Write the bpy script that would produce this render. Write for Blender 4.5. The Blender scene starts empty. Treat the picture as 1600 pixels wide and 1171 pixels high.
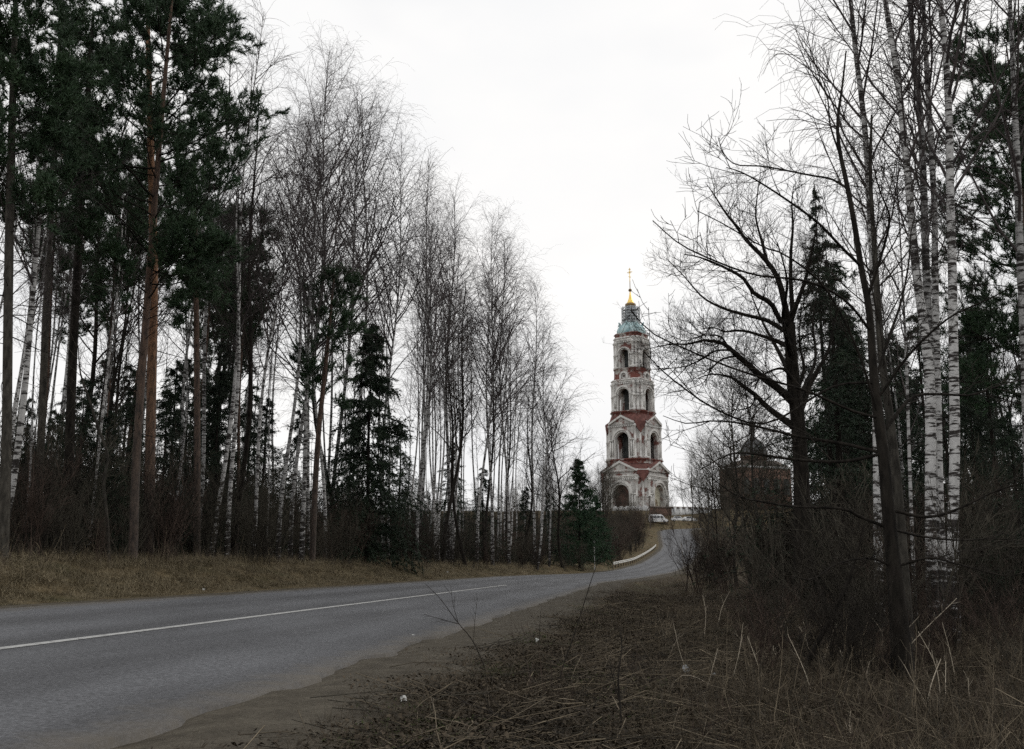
import bpy, math, random
import numpy as np

# ------------------------------------------------------------------ camera
R = math.radians
F_PX, PITCH, CAM = 1500.0, math.atan(300.5 / 1500.0), np.array([0.0, 0.0, 1.108])
scene = bpy.context.scene
col = scene.collection
cd = bpy.data.cameras.new('camera')
cam = bpy.data.objects.new('camera', cd)
col.objects.link(cam)
cam.location = CAM
cam.rotation_euler = (math.pi / 2 + PITCH, 0, 0)
cd.sensor_fit = 'HORIZONTAL'
cd.sensor_width = 36.0
cd.lens = 36.0 * F_PX / 1600.0
cd.clip_start, cd.clip_end = 0.05, 4000
scene.camera = cam

# ------------------------------------------------------------------ sky and sun (overcast early-spring day)
SUN_AZ, SUN_EL = R(62), R(32)          # azimuth clockwise from +Y
world = bpy.data.worlds.new('World')
scene.world = world
world.use_nodes = True
wn, wl = world.node_tree.nodes, world.node_tree.links
wn.clear()
w_out = wn.new('ShaderNodeOutputWorld')
w_bg = wn.new('ShaderNodeBackground')
w_bg.inputs['Strength'].default_value = 0.1
w_sky = wn.new('ShaderNodeTexSky')
w_sky.sky_type = 'NISHITA'
w_sky.sun_disc = False
w_sky.sun_elevation = SUN_EL
w_sky.sun_rotation = SUN_AZ
w_tc = wn.new('ShaderNodeTexCoord')
w_map = wn.new('ShaderNodeMapping')
w_map.inputs['Scale'].default_value = (1.0, 1.0, 2.2)
w_noise = wn.new('ShaderNodeTexNoise')
w_noise.inputs['Scale'].default_value = 1.7
w_noise.inputs['Detail'].default_value = 4
w_ramp = wn.new('ShaderNodeValToRGB')
w_ramp.color_ramp.elements[0].position = 0.30
w_ramp.color_ramp.elements[0].color = (0.80,) * 3 + (1,)
w_ramp.color_ramp.elements[1].position = 0.50
w_ramp.color_ramp.elements[1].color = (1,) * 3 + (1,)
w_cloud = wn.new('ShaderNodeValToRGB')
w_cloud.color_ramp.elements[0].position = 0.25
w_cloud.color_ramp.elements[0].color = (0.86, 0.87, 0.885, 1)
w_cloud.color_ramp.elements[1].position = 0.7
w_cloud.color_ramp.elements[1].color = (1.0, 0.985, 0.965, 1)
w_n2 = wn.new('ShaderNodeTexNoise')
w_n2.inputs['Scale'].default_value = 2.6
w_n2.inputs['Detail'].default_value = 5
w_mul = wn.new('ShaderNodeVectorMath')
w_mul.operation = 'SCALE'
w_mul.inputs['Scale'].default_value = 10.5
w_mix = wn.new('ShaderNodeMix')
w_mix.data_type = 'RGBA'
wl.new(w_tc.outputs['Generated'], w_map.inputs['Vector'])
wl.new(w_map.outputs[0], w_noise.inputs['Vector'])
wl.new(w_map.outputs[0], w_n2.inputs['Vector'])
wl.new(w_noise.outputs['Fac'], w_ramp.inputs[0])
wl.new(w_n2.outputs['Fac'], w_cloud.inputs[0])
wl.new(w_cloud.outputs[0], w_mul.inputs[0])
wl.new(w_ramp.outputs[0], w_mix.inputs['Factor'])
wl.new(w_sky.outputs[0], w_mix.inputs['A'])
wl.new(w_mul.outputs[0], w_mix.inputs['B'])
wl.new(w_mix.outputs['Result'], w_bg.inputs['Color'])
wl.new(w_bg.outputs[0], w_out.inputs[0])

sd = bpy.data.lights.new('sun', 'SUN')
sd.energy = 0.6
sd.angle = R(25)
sd.color = (1.0, 0.95, 0.86)
sun = bpy.data.objects.new('sun', sd)
col.objects.link(sun)
sun.rotation_euler = (math.pi / 2 - SUN_EL, 0, math.pi - SUN_AZ)

vs = scene.view_settings
vs.view_transform = 'Standard'
vs.look = 'None'
vs.gamma = 1.0
vs.use_curve_mapping = False
vs.exposure = 0.0
scene.render.engine = 'CYCLES'
scene.cycles.max_bounces = 4
scene.cycles.diffuse_bounces = 2
scene.cycles.glossy_bounces = 2
scene.cycles.use_denoising = False
scene.cycles.use_adaptive_sampling = True
scene.cycles.adaptive_threshold = 0.012
scene.cycles.debug_use_spatial_splits = True

# ------------------------------------------------------------------ pixels to points
CT, ST = math.cos(PITCH), math.sin(PITCH)

def at(x, y, Y):
    """point on the ray of photo pixel (x, y) at world distance Y"""
    u, v = (x - 800.0) / F_PX, (585.5 - y) / F_PX
    d = np.array([u, CT - v * ST, ST + v * CT])
    return CAM + d * (Y / d[1])

def proj(p):
    q = np.asarray(p, float) - CAM
    dep = q[1] * CT + q[2] * ST
    up = -q[1] * ST + q[2] * CT
    return 800 + F_PX * q[0] / dep, 585.5 - F_PX * up / dep

def mpp(x, y, Y):
    """metres per photo pixel at that point"""
    p = at(x, y, Y) - CAM
    return (p[1] * CT + p[2] * ST) / F_PX

rng = np.random.default_rng(7)
random.seed(7)

# ------------------------------------------------------------------ mesh building
class MB:
    def __init__(self):
        self.V, self.F, self.n, self.mi = [], [], 0, []
    def add(self, V, F, m=0):
        V = np.asarray(V, np.float32).reshape(-1, 3)
        F = np.asarray(F, np.int32)
        if len(F) == 0:
            return self
        self.V.append(V); self.F.append(F + self.n); self.mi.append(m); self.n += len(V)
        return self
    def tubes(self, P, Rr, sides=3, m=0, cap=False):
        """P (k,n,3), Rr (k,n): k tubes of n rings"""
        P = np.asarray(P, float); Rr = np.asarray(Rr, float)
        if P.ndim == 2:
            P = P[None]; Rr = Rr[None]
        k, n, _ = P.shape
        T = np.gradient(P, axis=1)
        T /= np.linalg.norm(T, axis=2, keepdims=True) + 1e-9
        mean = T.mean(axis=1)
        ref = np.eye(3)[np.argmin(np.abs(mean), axis=1)][:, None, :]
        U = np.cross(T, ref); U /= np.linalg.norm(U, axis=2, keepdims=True) + 1e-9
        W = np.cross(T, U)
        a = np.arange(sides) * 2 * math.pi / sides
        V = P[:, :, None, :] + Rr[:, :, None, None] * (np.cos(a)[None, None, :, None] * U[:, :, None, :] + np.sin(a)[None, None, :, None] * W[:, :, None, :])
        idx = np.arange(k * n * sides).reshape(k, n, sides)
        j = (np.arange(sides) + 1) % sides
        F = np.stack([idx[:, :-1, :], idx[:, :-1, j], idx[:, 1:, j], idx[:, 1:, :]], axis=-1).reshape(-1, 4)
        self.add(V, F, m)
        if cap:
            for r in (0, n - 1):
                for kk in range(k):
                    ring = V[kk, r]
                    fan = [(0, i, i + 1) for i in range(1, sides - 1)]
                    self.add(ring, fan, m)
        return self
    def box(self, c, s, rz=0.0, m=0, taper=1.0):
        c = np.array(c, float); s = np.array(s, float) / 2
        v = np.array([[x, y, z] for z in (-1, 1) for y in (-1, 1) for x in (-1, 1)], float)
        v[4:, :2] *= taper
        v *= s
        ca, sa = math.cos(rz), math.sin(rz)
        v = np.stack([v[:, 0] * ca - v[:, 1] * sa, v[:, 0] * sa + v[:, 1] * ca, v[:, 2]], 1) + c
        return self.add(v, [(0, 2, 3, 1), (4, 5, 7, 6), (0, 1, 5, 4), (2, 6, 7, 3), (0, 4, 6, 2), (1, 3, 7, 5)], m)
    def lathe(self, prof, seg=24, c=(0, 0, 0), m=0):
        """prof: list of (r, z)"""
        pr = np.array(prof, float)
        a = np.arange(seg) * 2 * math.pi / seg
        V = np.stack([pr[:, 0, None] * np.cos(a), pr[:, 0, None] * np.sin(a), np.repeat(pr[:, 1, None], seg, 1)], -1) + np.array(c)
        n = len(pr)
        idx = np.arange(n * seg).reshape(n, seg)
        j = (np.arange(seg) + 1) % seg
        F = np.stack([idx[:-1], idx[:-1, j], idx[1:, j], idx[1:]], -1).reshape(-1, 4)
        return self.add(V, F, m)
    def prism(self, poly, d0, d1, m=0):
        """poly in (x,z); extruded along y from d0 to d1"""
        p = np.array(poly, float); n = len(p)
        V = np.concatenate([np.stack([p[:, 0], np.full(n, d0), p[:, 1]], 1), np.stack([p[:, 0], np.full(n, d1), p[:, 1]], 1)])
        i = np.arange(n); j = (i + 1) % n
        self.add(V, np.stack([i, j, j + n, i + n], 1), m)
        c = p.mean(0)
        for d in (d0, d1):
            Vc = np.concatenate([np.stack([p[:, 0], np.full(n, d), p[:, 1]], 1), [[c[0], d, c[1]]]])
            self.add(Vc, np.stack([i, j, np.full(n, n)], 1), m)
        return self
    def xf(self, f):
        self.V = [np.asarray(f(v), np.float32) for v in self.V]
        return self
    def mesh(self, name, mats, smooth=False):
        me = bpy.data.meshes.new(name)
        V = np.concatenate(self.V)
        tot = [np.full(len(f), f.shape[1], np.int32) for f in self.F]
        mi = [np.full(len(f), m, np.int32) for f, m in zip(self.F, self.mi)]
        loops = np.concatenate([f.ravel() for f in self.F])
        tot = np.concatenate(tot)
        me.vertices.add(len(V)); me.vertices.foreach_set('co', V.ravel())
        me.loops.add(len(loops)); me.loops.foreach_set('vertex_index', loops)
        me.polygons.add(len(tot))
        st = np.zeros(len(tot), np.int32); st[1:] = np.cumsum(tot)[:-1]
        me.polygons.foreach_set('loop_start', st)
        me.polygons.foreach_set('material_index', np.concatenate(mi))
        if smooth:
            me.polygons.foreach_set('use_smooth', np.ones(len(tot), bool))
        for mt in (mats if isinstance(mats, (list, tuple)) else [mats]):
            me.materials.append(mt)
        me.update(calc_edges=True)
        me.validate()
        return me

def link(name, me, parent=None):
    o = bpy.data.objects.new(name, me)
    col.objects.link(o)
    if parent is not None:
        o.parent = parent
    return o

def part(name, mb, mat, parent, smooth=False):
    return link(name, mb.mesh(name, mat, smooth), parent)

def tag(o, label=None, cat=None, group=None, kind=None):
    for k, v in (('label', label), ('category', cat), ('group', group), ('kind', kind)):
        if v:
            o[k] = v
    return o

def thing(name, label, cat, loc=(0, 0, 0), rz=0.0, group=None, scale=1.0):
    o = bpy.data.objects.new(name, None)
    col.objects.link(o)
    o.empty_display_size = 0.2
    o.location = [float(q) for q in loc]
    o.rotation_euler = (0, 0, rz)
    o.scale = (scale,) * 3 if np.isscalar(scale) else scale
    return tag(o, label, cat, group)

# ------------------------------------------------------------------ materials
MATS = {}
def nodes(name):
    m = bpy.data.materials.new(name)
    m.use_nodes = True
    nt = m.node_tree
    return m, nt, nt.nodes['Principled BSDF']

def noise(nt, coord, scale, detail=4, rough=0.55, mapscale=None):
    n = nt.nodes.new('ShaderNodeTexNoise')
    n.inputs['Scale'].default_value = scale
    n.inputs['Detail'].default_value = detail
    n.inputs['Roughness'].default_value = rough
    if mapscale:
        mp = nt.nodes.new('ShaderNodeMapping')
        mp.inputs['Scale'].default_value = mapscale
        nt.links.new(coord, mp.inputs['Vector'])
        coord = mp.outputs[0]
    nt.links.new(coord, n.inputs['Vector'])
    return n.outputs['Fac']

def ramp(nt, fac, stops):
    r = nt.nodes.new('ShaderNodeValToRGB')
    e = r.color_ramp.elements
    while len(e) < len(stops):
        e.new(0.5)
    for k, (p, c) in zip(e, stops):
        k.position = p
        k.color = tuple(c) + (1,) if len(c) == 3 else c
    nt.links.new(fac, r.inputs[0])
    return r.outputs[0]

def mix(nt, fac, a, b):
    m = nt.nodes.new('ShaderNodeMix')
    m.data_type = 'RGBA'
    for s, v in (('Factor', fac), ('A', a), ('B', b)):
        if isinstance(v, (int, float)):
            m.inputs[s].default_value = v
        elif isinstance(v, tuple):
            m.inputs[s].default_value = v + (1,) if len(v) == 3 else v
        else:
            nt.links.new(v, m.inputs[s])
    return m.outputs['Result']

def math_(nt, op, a, b=None, c=None):
    m = nt.nodes.new('ShaderNodeMath')
    m.operation = op
    for i, v in enumerate((a, b, c)):
        if v is None:
            continue
        if isinstance(v, (int, float)):
            m.inputs[i].default_value = v
        else:
            nt.links.new(v, m.inputs[i])
    return m.outputs[0]

def bump(nt, bs, h, strength=0.3, dist=0.05):
    b = nt.nodes.new('ShaderNodeBump')
    b.inputs['Strength'].default_value = strength
    b.inputs['Distance'].default_value = dist
    nt.links.new(h, b.inputs['Height'])
    nt.links.new(b.outputs[0], bs.inputs['Normal'])

def coord(nt, which='Object'):
    return nt.nodes.new('ShaderNodeTexCoord').outputs[which]

def rnd(nt):
    return nt.nodes.new('ShaderNodeObjectInfo').outputs['Random']

def simple(name, c0, c1, scale=4.0, rough=0.85, spec=0.2, mapscale=None, bmp=0.0, vary=0.0, detail=5, metal=0.0, lo=0.35, hi=0.65):
    m, nt, bs = nodes(name)
    co = coord(nt)
    n = noise(nt, co, scale, detail, 0.6, mapscale)
    c = ramp(nt, n, [(lo, c0), (hi, c1)])
    if vary:
        hs = nt.nodes.new('ShaderNodeHueSaturation')
        v = math_(nt, 'MULTIPLY_ADD', rnd(nt), 2 * vary, 1 - vary)
        nt.links.new(v, hs.inputs['Value'])
        nt.links.new(c, hs.inputs['Color'])
        c = hs.outputs[0]
    nt.links.new(c, bs.inputs['Base Color'])
    bs.inputs['Roughness'].default_value = rough
    bs.inputs['Specular IOR Level'].default_value = spec
    bs.inputs['Metallic'].default_value = metal
    if bmp:
        bump(nt, bs, n, bmp)
    MATS[name] = m
    return m

simple('twig_birch', (0.044, 0.038, 0.038), (0.086, 0.073, 0.071), 2.0, 0.9, 0.1, vary=0.25)
simple('twig_dark', (0.015, 0.013, 0.011), (0.034, 0.029, 0.024), 3.0, 0.9, 0.1, vary=0.25)
simple('twig_grey', (0.036, 0.033, 0.026), (0.074, 0.066, 0.052), 2.0, 0.9, 0.1, vary=0.3)
simple('twig_red', (0.040, 0.029, 0.024), (0.076, 0.055, 0.045), 2.0, 0.9, 0.1, vary=0.3)
simple('twig_pale', (0.30, 0.26, 0.20), (0.48, 0.42, 0.33), 5.0, 0.8, 0.2)
simple('bark_dark', (0.008, 0.007, 0.006), (0.028, 0.024, 0.020), 9.0, 0.95, 0.1, (1, 1, 0.25), 0.6)
simple('bark_grey', (0.024, 0.022, 0.019), (0.072, 0.066, 0.056), 10.0, 0.95, 0.1, (1, 1, 0.3), 0.6, vary=0.2)
simple('needle_pine', (0.020, 0.044, 0.021), (0.048, 0.088, 0.040), 1.3, 0.6, 0.3, vary=0.2)
simple('needle_spruce', (0.010, 0.022, 0.012), (0.026, 0.044, 0.022), 1.5, 0.65, 0.3, vary=0.2)
simple('needle_young', (0.016, 0.044, 0.022), (0.042, 0.088, 0.038), 1.5, 0.65, 0.3, vary=0.1)
simple('grass_dry', (0.100, 0.083, 0.052), (0.185, 0.152, 0.096), 3.0, 0.8, 0.2, vary=0.4)
simple('grass_dark', (0.030, 0.024, 0.016), (0.078, 0.061, 0.041), 3.0, 0.85, 0.15, vary=0.45)
simple('weed_straw', (0.075, 0.060, 0.042), (0.20, 0.165, 0.115), 5.0, 0.8, 0.2, vary=0.5)
simple('leaf_litter', (0.024, 0.019, 0.013), (0.070, 0.054, 0.036), 30.0, 0.8, 0.2, vary=0.4)
simple('moss', (0.026, 0.036, 0.014), (0.060, 0.070, 0.028), 8.0, 0.95, 0.1, vary=0.2)
simple('metal_rail', (0.46, 0.45, 0.42), (0.62, 0.61, 0.57), 5.0, 0.5, 0.4)
simple('white_paint', (0.58, 0.58, 0.57), (0.76, 0.76, 0.75), 14.0, 0.5, 0.4)
simple('line_paint', (0.13, 0.13, 0.13), (0.40, 0.40, 0.39), 9.0, 0.7, 0.2, lo=0.25, hi=0.52, detail=9)
simple('car_white', (0.70, 0.71, 0.72), (0.80, 0.80, 0.80), 0.8, 0.25, 0.5)
simple('car_glass', (0.012, 0.014, 0.017), (0.03, 0.033, 0.038), 1.0, 0.08, 0.6)
simple('rubber', (0.012, 0.012, 0.012), (0.028, 0.027, 0.026), 20.0, 0.9, 0.1)
simple('rim', (0.35, 0.35, 0.36), (0.5, 0.5, 0.5), 8.0, 0.35, 0.5, metal=0.6)
simple('lamp_glass', (0.55, 0.56, 0.58), (0.75, 0.76, 0.78), 8.0, 0.15, 0.6)
simple('lamp_red', (0.25, 0.02, 0.015), (0.35, 0.03, 0.02), 8.0, 0.2, 0.5)
simple('paper', (0.42, 0.42, 0.40), (0.66, 0.66, 0.64), 6.0, 0.7, 0.3)
simple('plastic_brown', (0.13, 0.105, 0.055), (0.24, 0.20, 0.11), 9.0, 0.4, 0.4)
simple('plastic_grey', (0.30, 0.32, 0.34), (0.46, 0.47, 0.48), 9.0, 0.4, 0.4)
simple('copper', (0.17, 0.30, 0.33), (0.42, 0.54, 0.55), 0.5, 0.6, 0.3, bmp=0.2, lo=0.3, hi=0.6)
simple('gold', (0.72, 0.48, 0.12), (0.92, 0.66, 0.22), 2.0, 0.22, 0.5, metal=1.0)
simple('gold_dark', (0.14, 0.09, 0.04), (0.28, 0.18, 0.07), 2.0, 0.5, 0.4)
simple('scaffold', (0.26, 0.28, 0.29), (0.45, 0.48, 0.49), 1.2, 0.6, 0.4)
simple('lantern_wall', (0.22, 0.24, 0.27), (0.58, 0.60, 0.62), 0.9, 0.8, 0.2, lo=0.4, hi=0.6)
simple('brick_roof', (0.085, 0.040, 0.035), (0.180, 0.082, 0.070), 0.7, 0.85, 0.2, bmp=0.2)
simple('brick_wall', (0.095, 0.060, 0.048), (0.19, 0.115, 0.088), 1.2, 0.9, 0.2, bmp=0.2)
simple('white_wall', (0.36, 0.37, 0.38), (0.66, 0.66, 0.65), 0.5, 0.9, 0.2, bmp=0.2, lo=0.3, hi=0.6)
simple('dome_lead', (0.060, 0.062, 0.066), (0.120, 0.122, 0.128), 0.5, 0.6, 0.3)
simple('roof_iron', (0.075, 0.06, 0.052), (0.16, 0.13, 0.11), 0.8, 0.7, 0.3)
simple('wood_pole', (0.06, 0.05, 0.042), (0.12, 0.10, 0.085), 3.0, 0.9, 0.1, (3, 3, 0.3))
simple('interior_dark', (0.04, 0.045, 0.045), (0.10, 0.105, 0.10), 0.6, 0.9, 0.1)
simple('shaded_opening_brick', (0.035, 0.028, 0.025), (0.10, 0.06, 0.05), 0.5, 0.9, 0.1)
simple('niche_wall', (0.42, 0.40, 0.31), (0.62, 0.59, 0.48), 0.5, 0.9, 0.2)
simple('niche_panel', (0.10, 0.075, 0.05), (0.34, 0.29, 0.20), 1.6, 0.8, 0.2, lo=0.42, hi=0.58)

def plaster(name, white, brick, cover, warm=(0.62, 0.60, 0.56)):
    """whitewash worn off brick: patches at two sizes, dirty streaks running down"""
    m, nt, bs = nodes(name)
    co = coord(nt)
    n1 = noise(nt, co, 0.32, 8, 0.72)
    n2 = noise(nt, co, 0.55, 7, 0.75, (1.5, 1.5, 0.6))
    wcol = mix(nt, n2, white, warm)
    dirt = ramp(nt, n2, [(0.36, (0.22, 0.205, 0.195)), (0.60, (1, 1, 1))])
    mm = nt.nodes.new('ShaderNodeMix'); mm.data_type = 'RGBA'; mm.blend_type = 'MULTIPLY'
    mm.inputs['Factor'].default_value = 0.55
    nt.links.new(wcol, mm.inputs['A']); nt.links.new(dirt, mm.inputs['B'])
    f = ramp(nt, n1, [(cover - 0.035, (0, 0, 0)), (cover + 0.035, (1, 1, 1))])
    n3 = noise(nt, co, 2.5, 4, 0.7)
    bc = mix(nt, n3, brick, tuple(q * 0.55 for q in brick))
    c = mix(nt, f, mm.outputs['Result'], bc)
    nt.links.new(c, bs.inputs['Base Color'])
    bs.inputs['Roughness'].default_value = 0.92
    bs.inputs['Specular IOR Level'].default_value = 0.1
    bump(nt, bs, n1, 0.4, 0.2)
    MATS[name] = m

plaster('plaster', (0.46, 0.455, 0.45), (0.20, 0.092, 0.078), 0.545)
plaster('plaster_trim', (0.76, 0.76, 0.75), (0.24, 0.12, 0.10), 0.62)
plaster('plaster_red', (0.46, 0.43, 0.41), (0.20, 0.078, 0.064), 0.45)

def birch_bark():
    m, nt, bs = nodes('bark_birch')
    co = coord(nt)
    dash = noise(nt, co, 1.0, 3, 0.6, (4.5, 4.5, 22))
    dash2 = noise(nt, co, 1.0, 2, 0.5, (2.2, 2.2, 3.6))
    band = noise(nt, co, 1.0, 3, 0.65, (1.6, 1.6, 8.5))
    f = math_(nt, 'ADD', math_(nt, 'ADD', math_(nt, 'MULTIPLY', dash, 0.40), math_(nt, 'MULTIPLY', band, 0.36)), math_(nt, 'MULTIPLY', dash2, 0.24))
    fine = noise(nt, co, 1.0, 3, 0.5, (9, 9, 5))
    white = mix(nt, fine, (0.28, 0.275, 0.27), (0.60, 0.595, 0.585))
    # bark turns dark and rough towards the root
    sep = nt.nodes.new('ShaderNodeSeparateXYZ'); nt.links.new(co, sep.inputs[0])
    base = nt.nodes.new('ShaderNodeMapRange')
    base.inputs['From Min'].default_value = 0.0; base.inputs['From Max'].default_value = 2.6
    base.inputs['To Min'].default_value = 0.09; base.inputs['To Max'].default_value = 0.0
    nt.links.new(sep.outputs['Z'], base.inputs['Value'])
    f2 = math_(nt, 'ADD', f, base.outputs[0])
    k = ramp(nt, f2, [(0.485, (0, 0, 0)), (0.535, (1, 1, 1))])
    c = mix(nt, k, white, (0.030, 0.026, 0.024))
    hs = nt.nodes.new('ShaderNodeHueSaturation')
    nt.links.new(math_(nt, 'MULTIPLY_ADD', rnd(nt), 0.55, 0.6), hs.inputs['Value'])
    nt.links.new(c, hs.inputs['Color'])
    nt.links.new(hs.outputs[0], bs.inputs['Base Color'])
    bs.inputs['Roughness'].default_value = 0.8
    bs.inputs['Specular IOR Level'].default_value = 0.15
    bump(nt, bs, f2, 0.3, 0.03)
    MATS['bark_birch'] = m
birch_bark()

def pine_bark(name='bark_pine', hi0=(0.026, 0.017, 0.013), hi1=(0.125, 0.074, 0.050)):
    m, nt, bs = nodes(name)
    co = coord(nt)
    n = noise(nt, co, 1.0, 5, 0.65, (14, 14, 3.2))
    sep = nt.nodes.new('ShaderNodeSeparateXYZ'); nt.links.new(co, sep.inputs[0])
    mr = nt.nodes.new('ShaderNodeMapRange')
    mr.inputs['From Min'].default_value = 2.0; mr.inputs['From Max'].default_value = 9.0
    nt.links.new(sep.outputs['Z'], mr.inputs['Value'])
    low = ramp(nt, n, [(0.35, (0.018, 0.014, 0.012)), (0.65, (0.080, 0.058, 0.045))])
    high = ramp(nt, n, [(0.35, hi0), (0.65, hi1)])
    nt.links.new(mix(nt, mr.outputs[0], low, high), bs.inputs['Base Color'])
    bs.inputs['Roughness'].default_value = 0.9
    bump(nt, bs, n, 0.6, 0.04)
    MATS[name] = m
pine_bark()
pine_bark('bark_pine_orange', (0.060, 0.030, 0.016), (0.27, 0.135, 0.068))

def asphalt():
    m, nt, bs = nodes('asphalt')
    uv = coord(nt, 'UV')
    co = coord(nt)
    sep = nt.nodes.new('ShaderNodeSeparateXYZ'); nt.links.new(uv, sep.inputs[0])   # x: metres across, y: metres along
    fine = noise(nt, co, 24.0, 5, 0.8)
    patch = noise(nt, uv, 1.0, 4, 0.6, (0.9, 0.16, 1))
    # four wheel tracks: polished, a little paler; oil-dark strip between
    w1 = math_(nt, 'PINGPONG', math_(nt, 'ADD', sep.outputs['X'], 20.0), 0.92)
    w1 = math_(nt, 'ADD', w1, math_(nt, 'MULTIPLY', math_(nt, 'SUBTRACT', patch, 0.5), 0.9))
    tr = ramp(nt, w1, [(0.12, (0.062, 0.063, 0.068)), (0.75, (0.088, 0.090, 0.097))])
    br = ramp(nt, patch, [(0.3, (0.72, 0.72, 0.72)), (0.7, (1.12, 1.12, 1.12))])
    mm = nt.nodes.new('ShaderNodeMix'); mm.data_type = 'RGBA'; mm.blend_type = 'MULTIPLY'
    mm.inputs['Factor'].default_value = 1.0
    nt.links.new(tr, mm.inputs['A']); nt.links.new(br, mm.inputs['B'])
    g = ramp(nt, fine, [(0.34, (0.35, 0.35, 0.35)), (0.5, (1.0, 1.0, 1.0)), (0.66, (2.1, 2.1, 2.1))])
    m2 = nt.nodes.new('ShaderNodeMix'); m2.data_type = 'RGBA'; m2.blend_type = 'MULTIPLY'
    m2.inputs['Factor'].default_value = 0.75
    nt.links.new(mm.outputs['Result'], m2.inputs['A']); nt.links.new(g, m2.inputs['B'])
    # sand dusted onto the outer edges
    ed = math_(nt, 'ABSOLUTE', sep.outputs['X'])
    ed = math_(nt, 'ADD', ed, math_(nt, 'MULTIPLY', math_(nt, 'SUBTRACT', noise(nt, co, 2.2, 6, 0.7), 0.5), 1.3))
    e = ramp(nt, math_(nt, 'MULTIPLY', ed, 0.2), [(0.64, (0, 0, 0)), (0.80, (1, 1, 1))])
    c = mix(nt, math_(nt, 'MULTIPLY', e, 0.75), m2.outputs['Result'], (0.115, 0.098, 0.074))
    nt.links.new(c, bs.inputs['Base Color'])
    bs.inputs['Roughness'].default_value = 0.78
    bs.inputs['Specular IOR Level'].default_value = 0.35
    bump(nt, bs, fine, 0.5, 0.008)
    MATS['asphalt'] = m
asphalt()

def earth():
    m, nt, bs = nodes('earth')
    co = coord(nt)
    at_ = nt.nodes.new('ShaderNodeAttribute'); at_.attribute_name = 'lat'
    lat = at_.outputs['Fac']
    big = noise(nt, co, 0.35, 6, 0.65)
    mid = noise(nt, co, 2.4, 6, 0.7)
    fine = noise(nt, co, 22.0, 4, 0.7)
    soil = ramp(nt, mid, [(0.3, (0.028, 0.021, 0.014)), (0.55, (0.058, 0.044, 0.028)), (0.75, (0.090, 0.070, 0.043))])
    straw = ramp(nt, mid, [(0.3, (0.060, 0.046, 0.026)), (0.7, (0.150, 0.115, 0.065))])
    moss = ramp(nt, fine, [(0.3, (0.025, 0.030, 0.013)), (0.7, (0.055, 0.055, 0.024))])
    left = ramp(nt, math_(nt, 'MULTIPLY_ADD', lat, 0.05, 0.5), [(0.49, (0, 0, 0)), (0.51, (1, 1, 1))])
    c = mix(nt, left, soil, straw)
    mf = ramp(nt, big, [(0.50, (0, 0, 0)), (0.66, (0.75, 0.75, 0.75))])
    c = mix(nt, mf, c, moss)
    # sandy shoulder along the asphalt
    d = math_(nt, 'SUBTRACT', math_(nt, 'ABSOLUTE', lat), 3.75)
    d = math_(nt, 'ADD', d, math_(nt, 'MULTIPLY', math_(nt, 'SUBTRACT', mid, 0.5), 1.5))
    isleft = math_(nt, 'MULTIPLY', left, 0.0)
    wid = nt.nodes.new('ShaderNodeMix'); wid.data_type = 'FLOAT'
    nt.links.new(left, wid.inputs['Factor']); wid.inputs['A'].default_value = 1.75; wid.inputs['B'].default_value = 0.75
    sh = math_(nt, 'SUBTRACT', d, wid.outputs['Result'])
    sf = ramp(nt, math_(nt, 'MULTIPLY_ADD', sh, 0.5, 0.5), [(0.40, (1, 1, 1)), (0.62, (0, 0, 0))])
    sand = ramp(nt, mid, [(0.3, (0.046, 0.040, 0.031)), (0.5, (0.072, 0.063, 0.049)), (0.75, (0.105, 0.093, 0.073))])
    gr = ramp(nt, fine, [(0.3, (0.6, 0.6, 0.6)), (0.7, (1.35, 1.35, 1.35))])
    mm = nt.nodes.new('ShaderNodeMix'); mm.data_type = 'RGBA'; mm.blend_type = 'MULTIPLY'
    mm.inputs['Factor'].default_value = 0.8
    nt.links.new(mix(nt, sf, c, sand), mm.inputs['A']); nt.links.new(gr, mm.inputs['B'])
    nt.links.new(mm.outputs['Result'], bs.inputs['Base Color'])
    bs.inputs['Roughness'].default_value = 0.95
    bs.inputs['Specular IOR Level'].default_value = 0.1
    h = math_(nt, 'ADD', math_(nt, 'MULTIPLY', mid, 1.0), math_(nt, 'MULTIPLY', fine, 0.35))
    bump(nt, bs, h, 0.6, 0.08)
    MATS['earth'] = m
earth()

# ------------------------------------------------------------------ the road (centre line, in plan)
A = 3.75                                            # half width
_t = np.array([0.141, 0.990])
_p0 = np.array([-7.20, 1.02])
K = 0.852
pts = [(*(_p0 + _t * s), 0.205) for s in (-60, -40, -20, 0, 20, 40, 60, 74)]
pts += [(x * K, y * K, z * K) for x, y, z in ((9.2, 107, 0.29), (13.0, 119, 0.42), (17.2, 131, 0.7), (22.3, 152, 1.25), (29.2, 182, 2.4), (39.0, 225, 5.6), (44.5, 262, 9.2), (48.0, 284, 11.6))]
pts += [(45.0, 251.0, 10.7), (52.5, 256.5, 11.2), (70.0, 259.5, 11.9), (100.0, 262.0, 12.6), (160.0, 268.0, 13.0), (300.0, 280.0, 13.0)]
pts = np.array(pts)

def catmull(P, n=14):
    out = []
    Q = np.concatenate([[2 * P[0] - P[1]], P, [2 * P[-1] - P[-2]]])
    for i in range(1, len(Q) - 2):
        p0, p1, p2, p3 = Q[i - 1:i + 3]
        for t in np.linspace(0, 1, n, endpoint=False):
            out.append(0.5 * ((2 * p1) + (-p0 + p2) * t + (2 * p0 - 5 * p1 + 4 * p2 - p3) * t * t + (-p0 + 3 * p1 - 3 * p2 + p3) * t ** 3))
    out.append(P[-1])
    return np.array(out)

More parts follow.
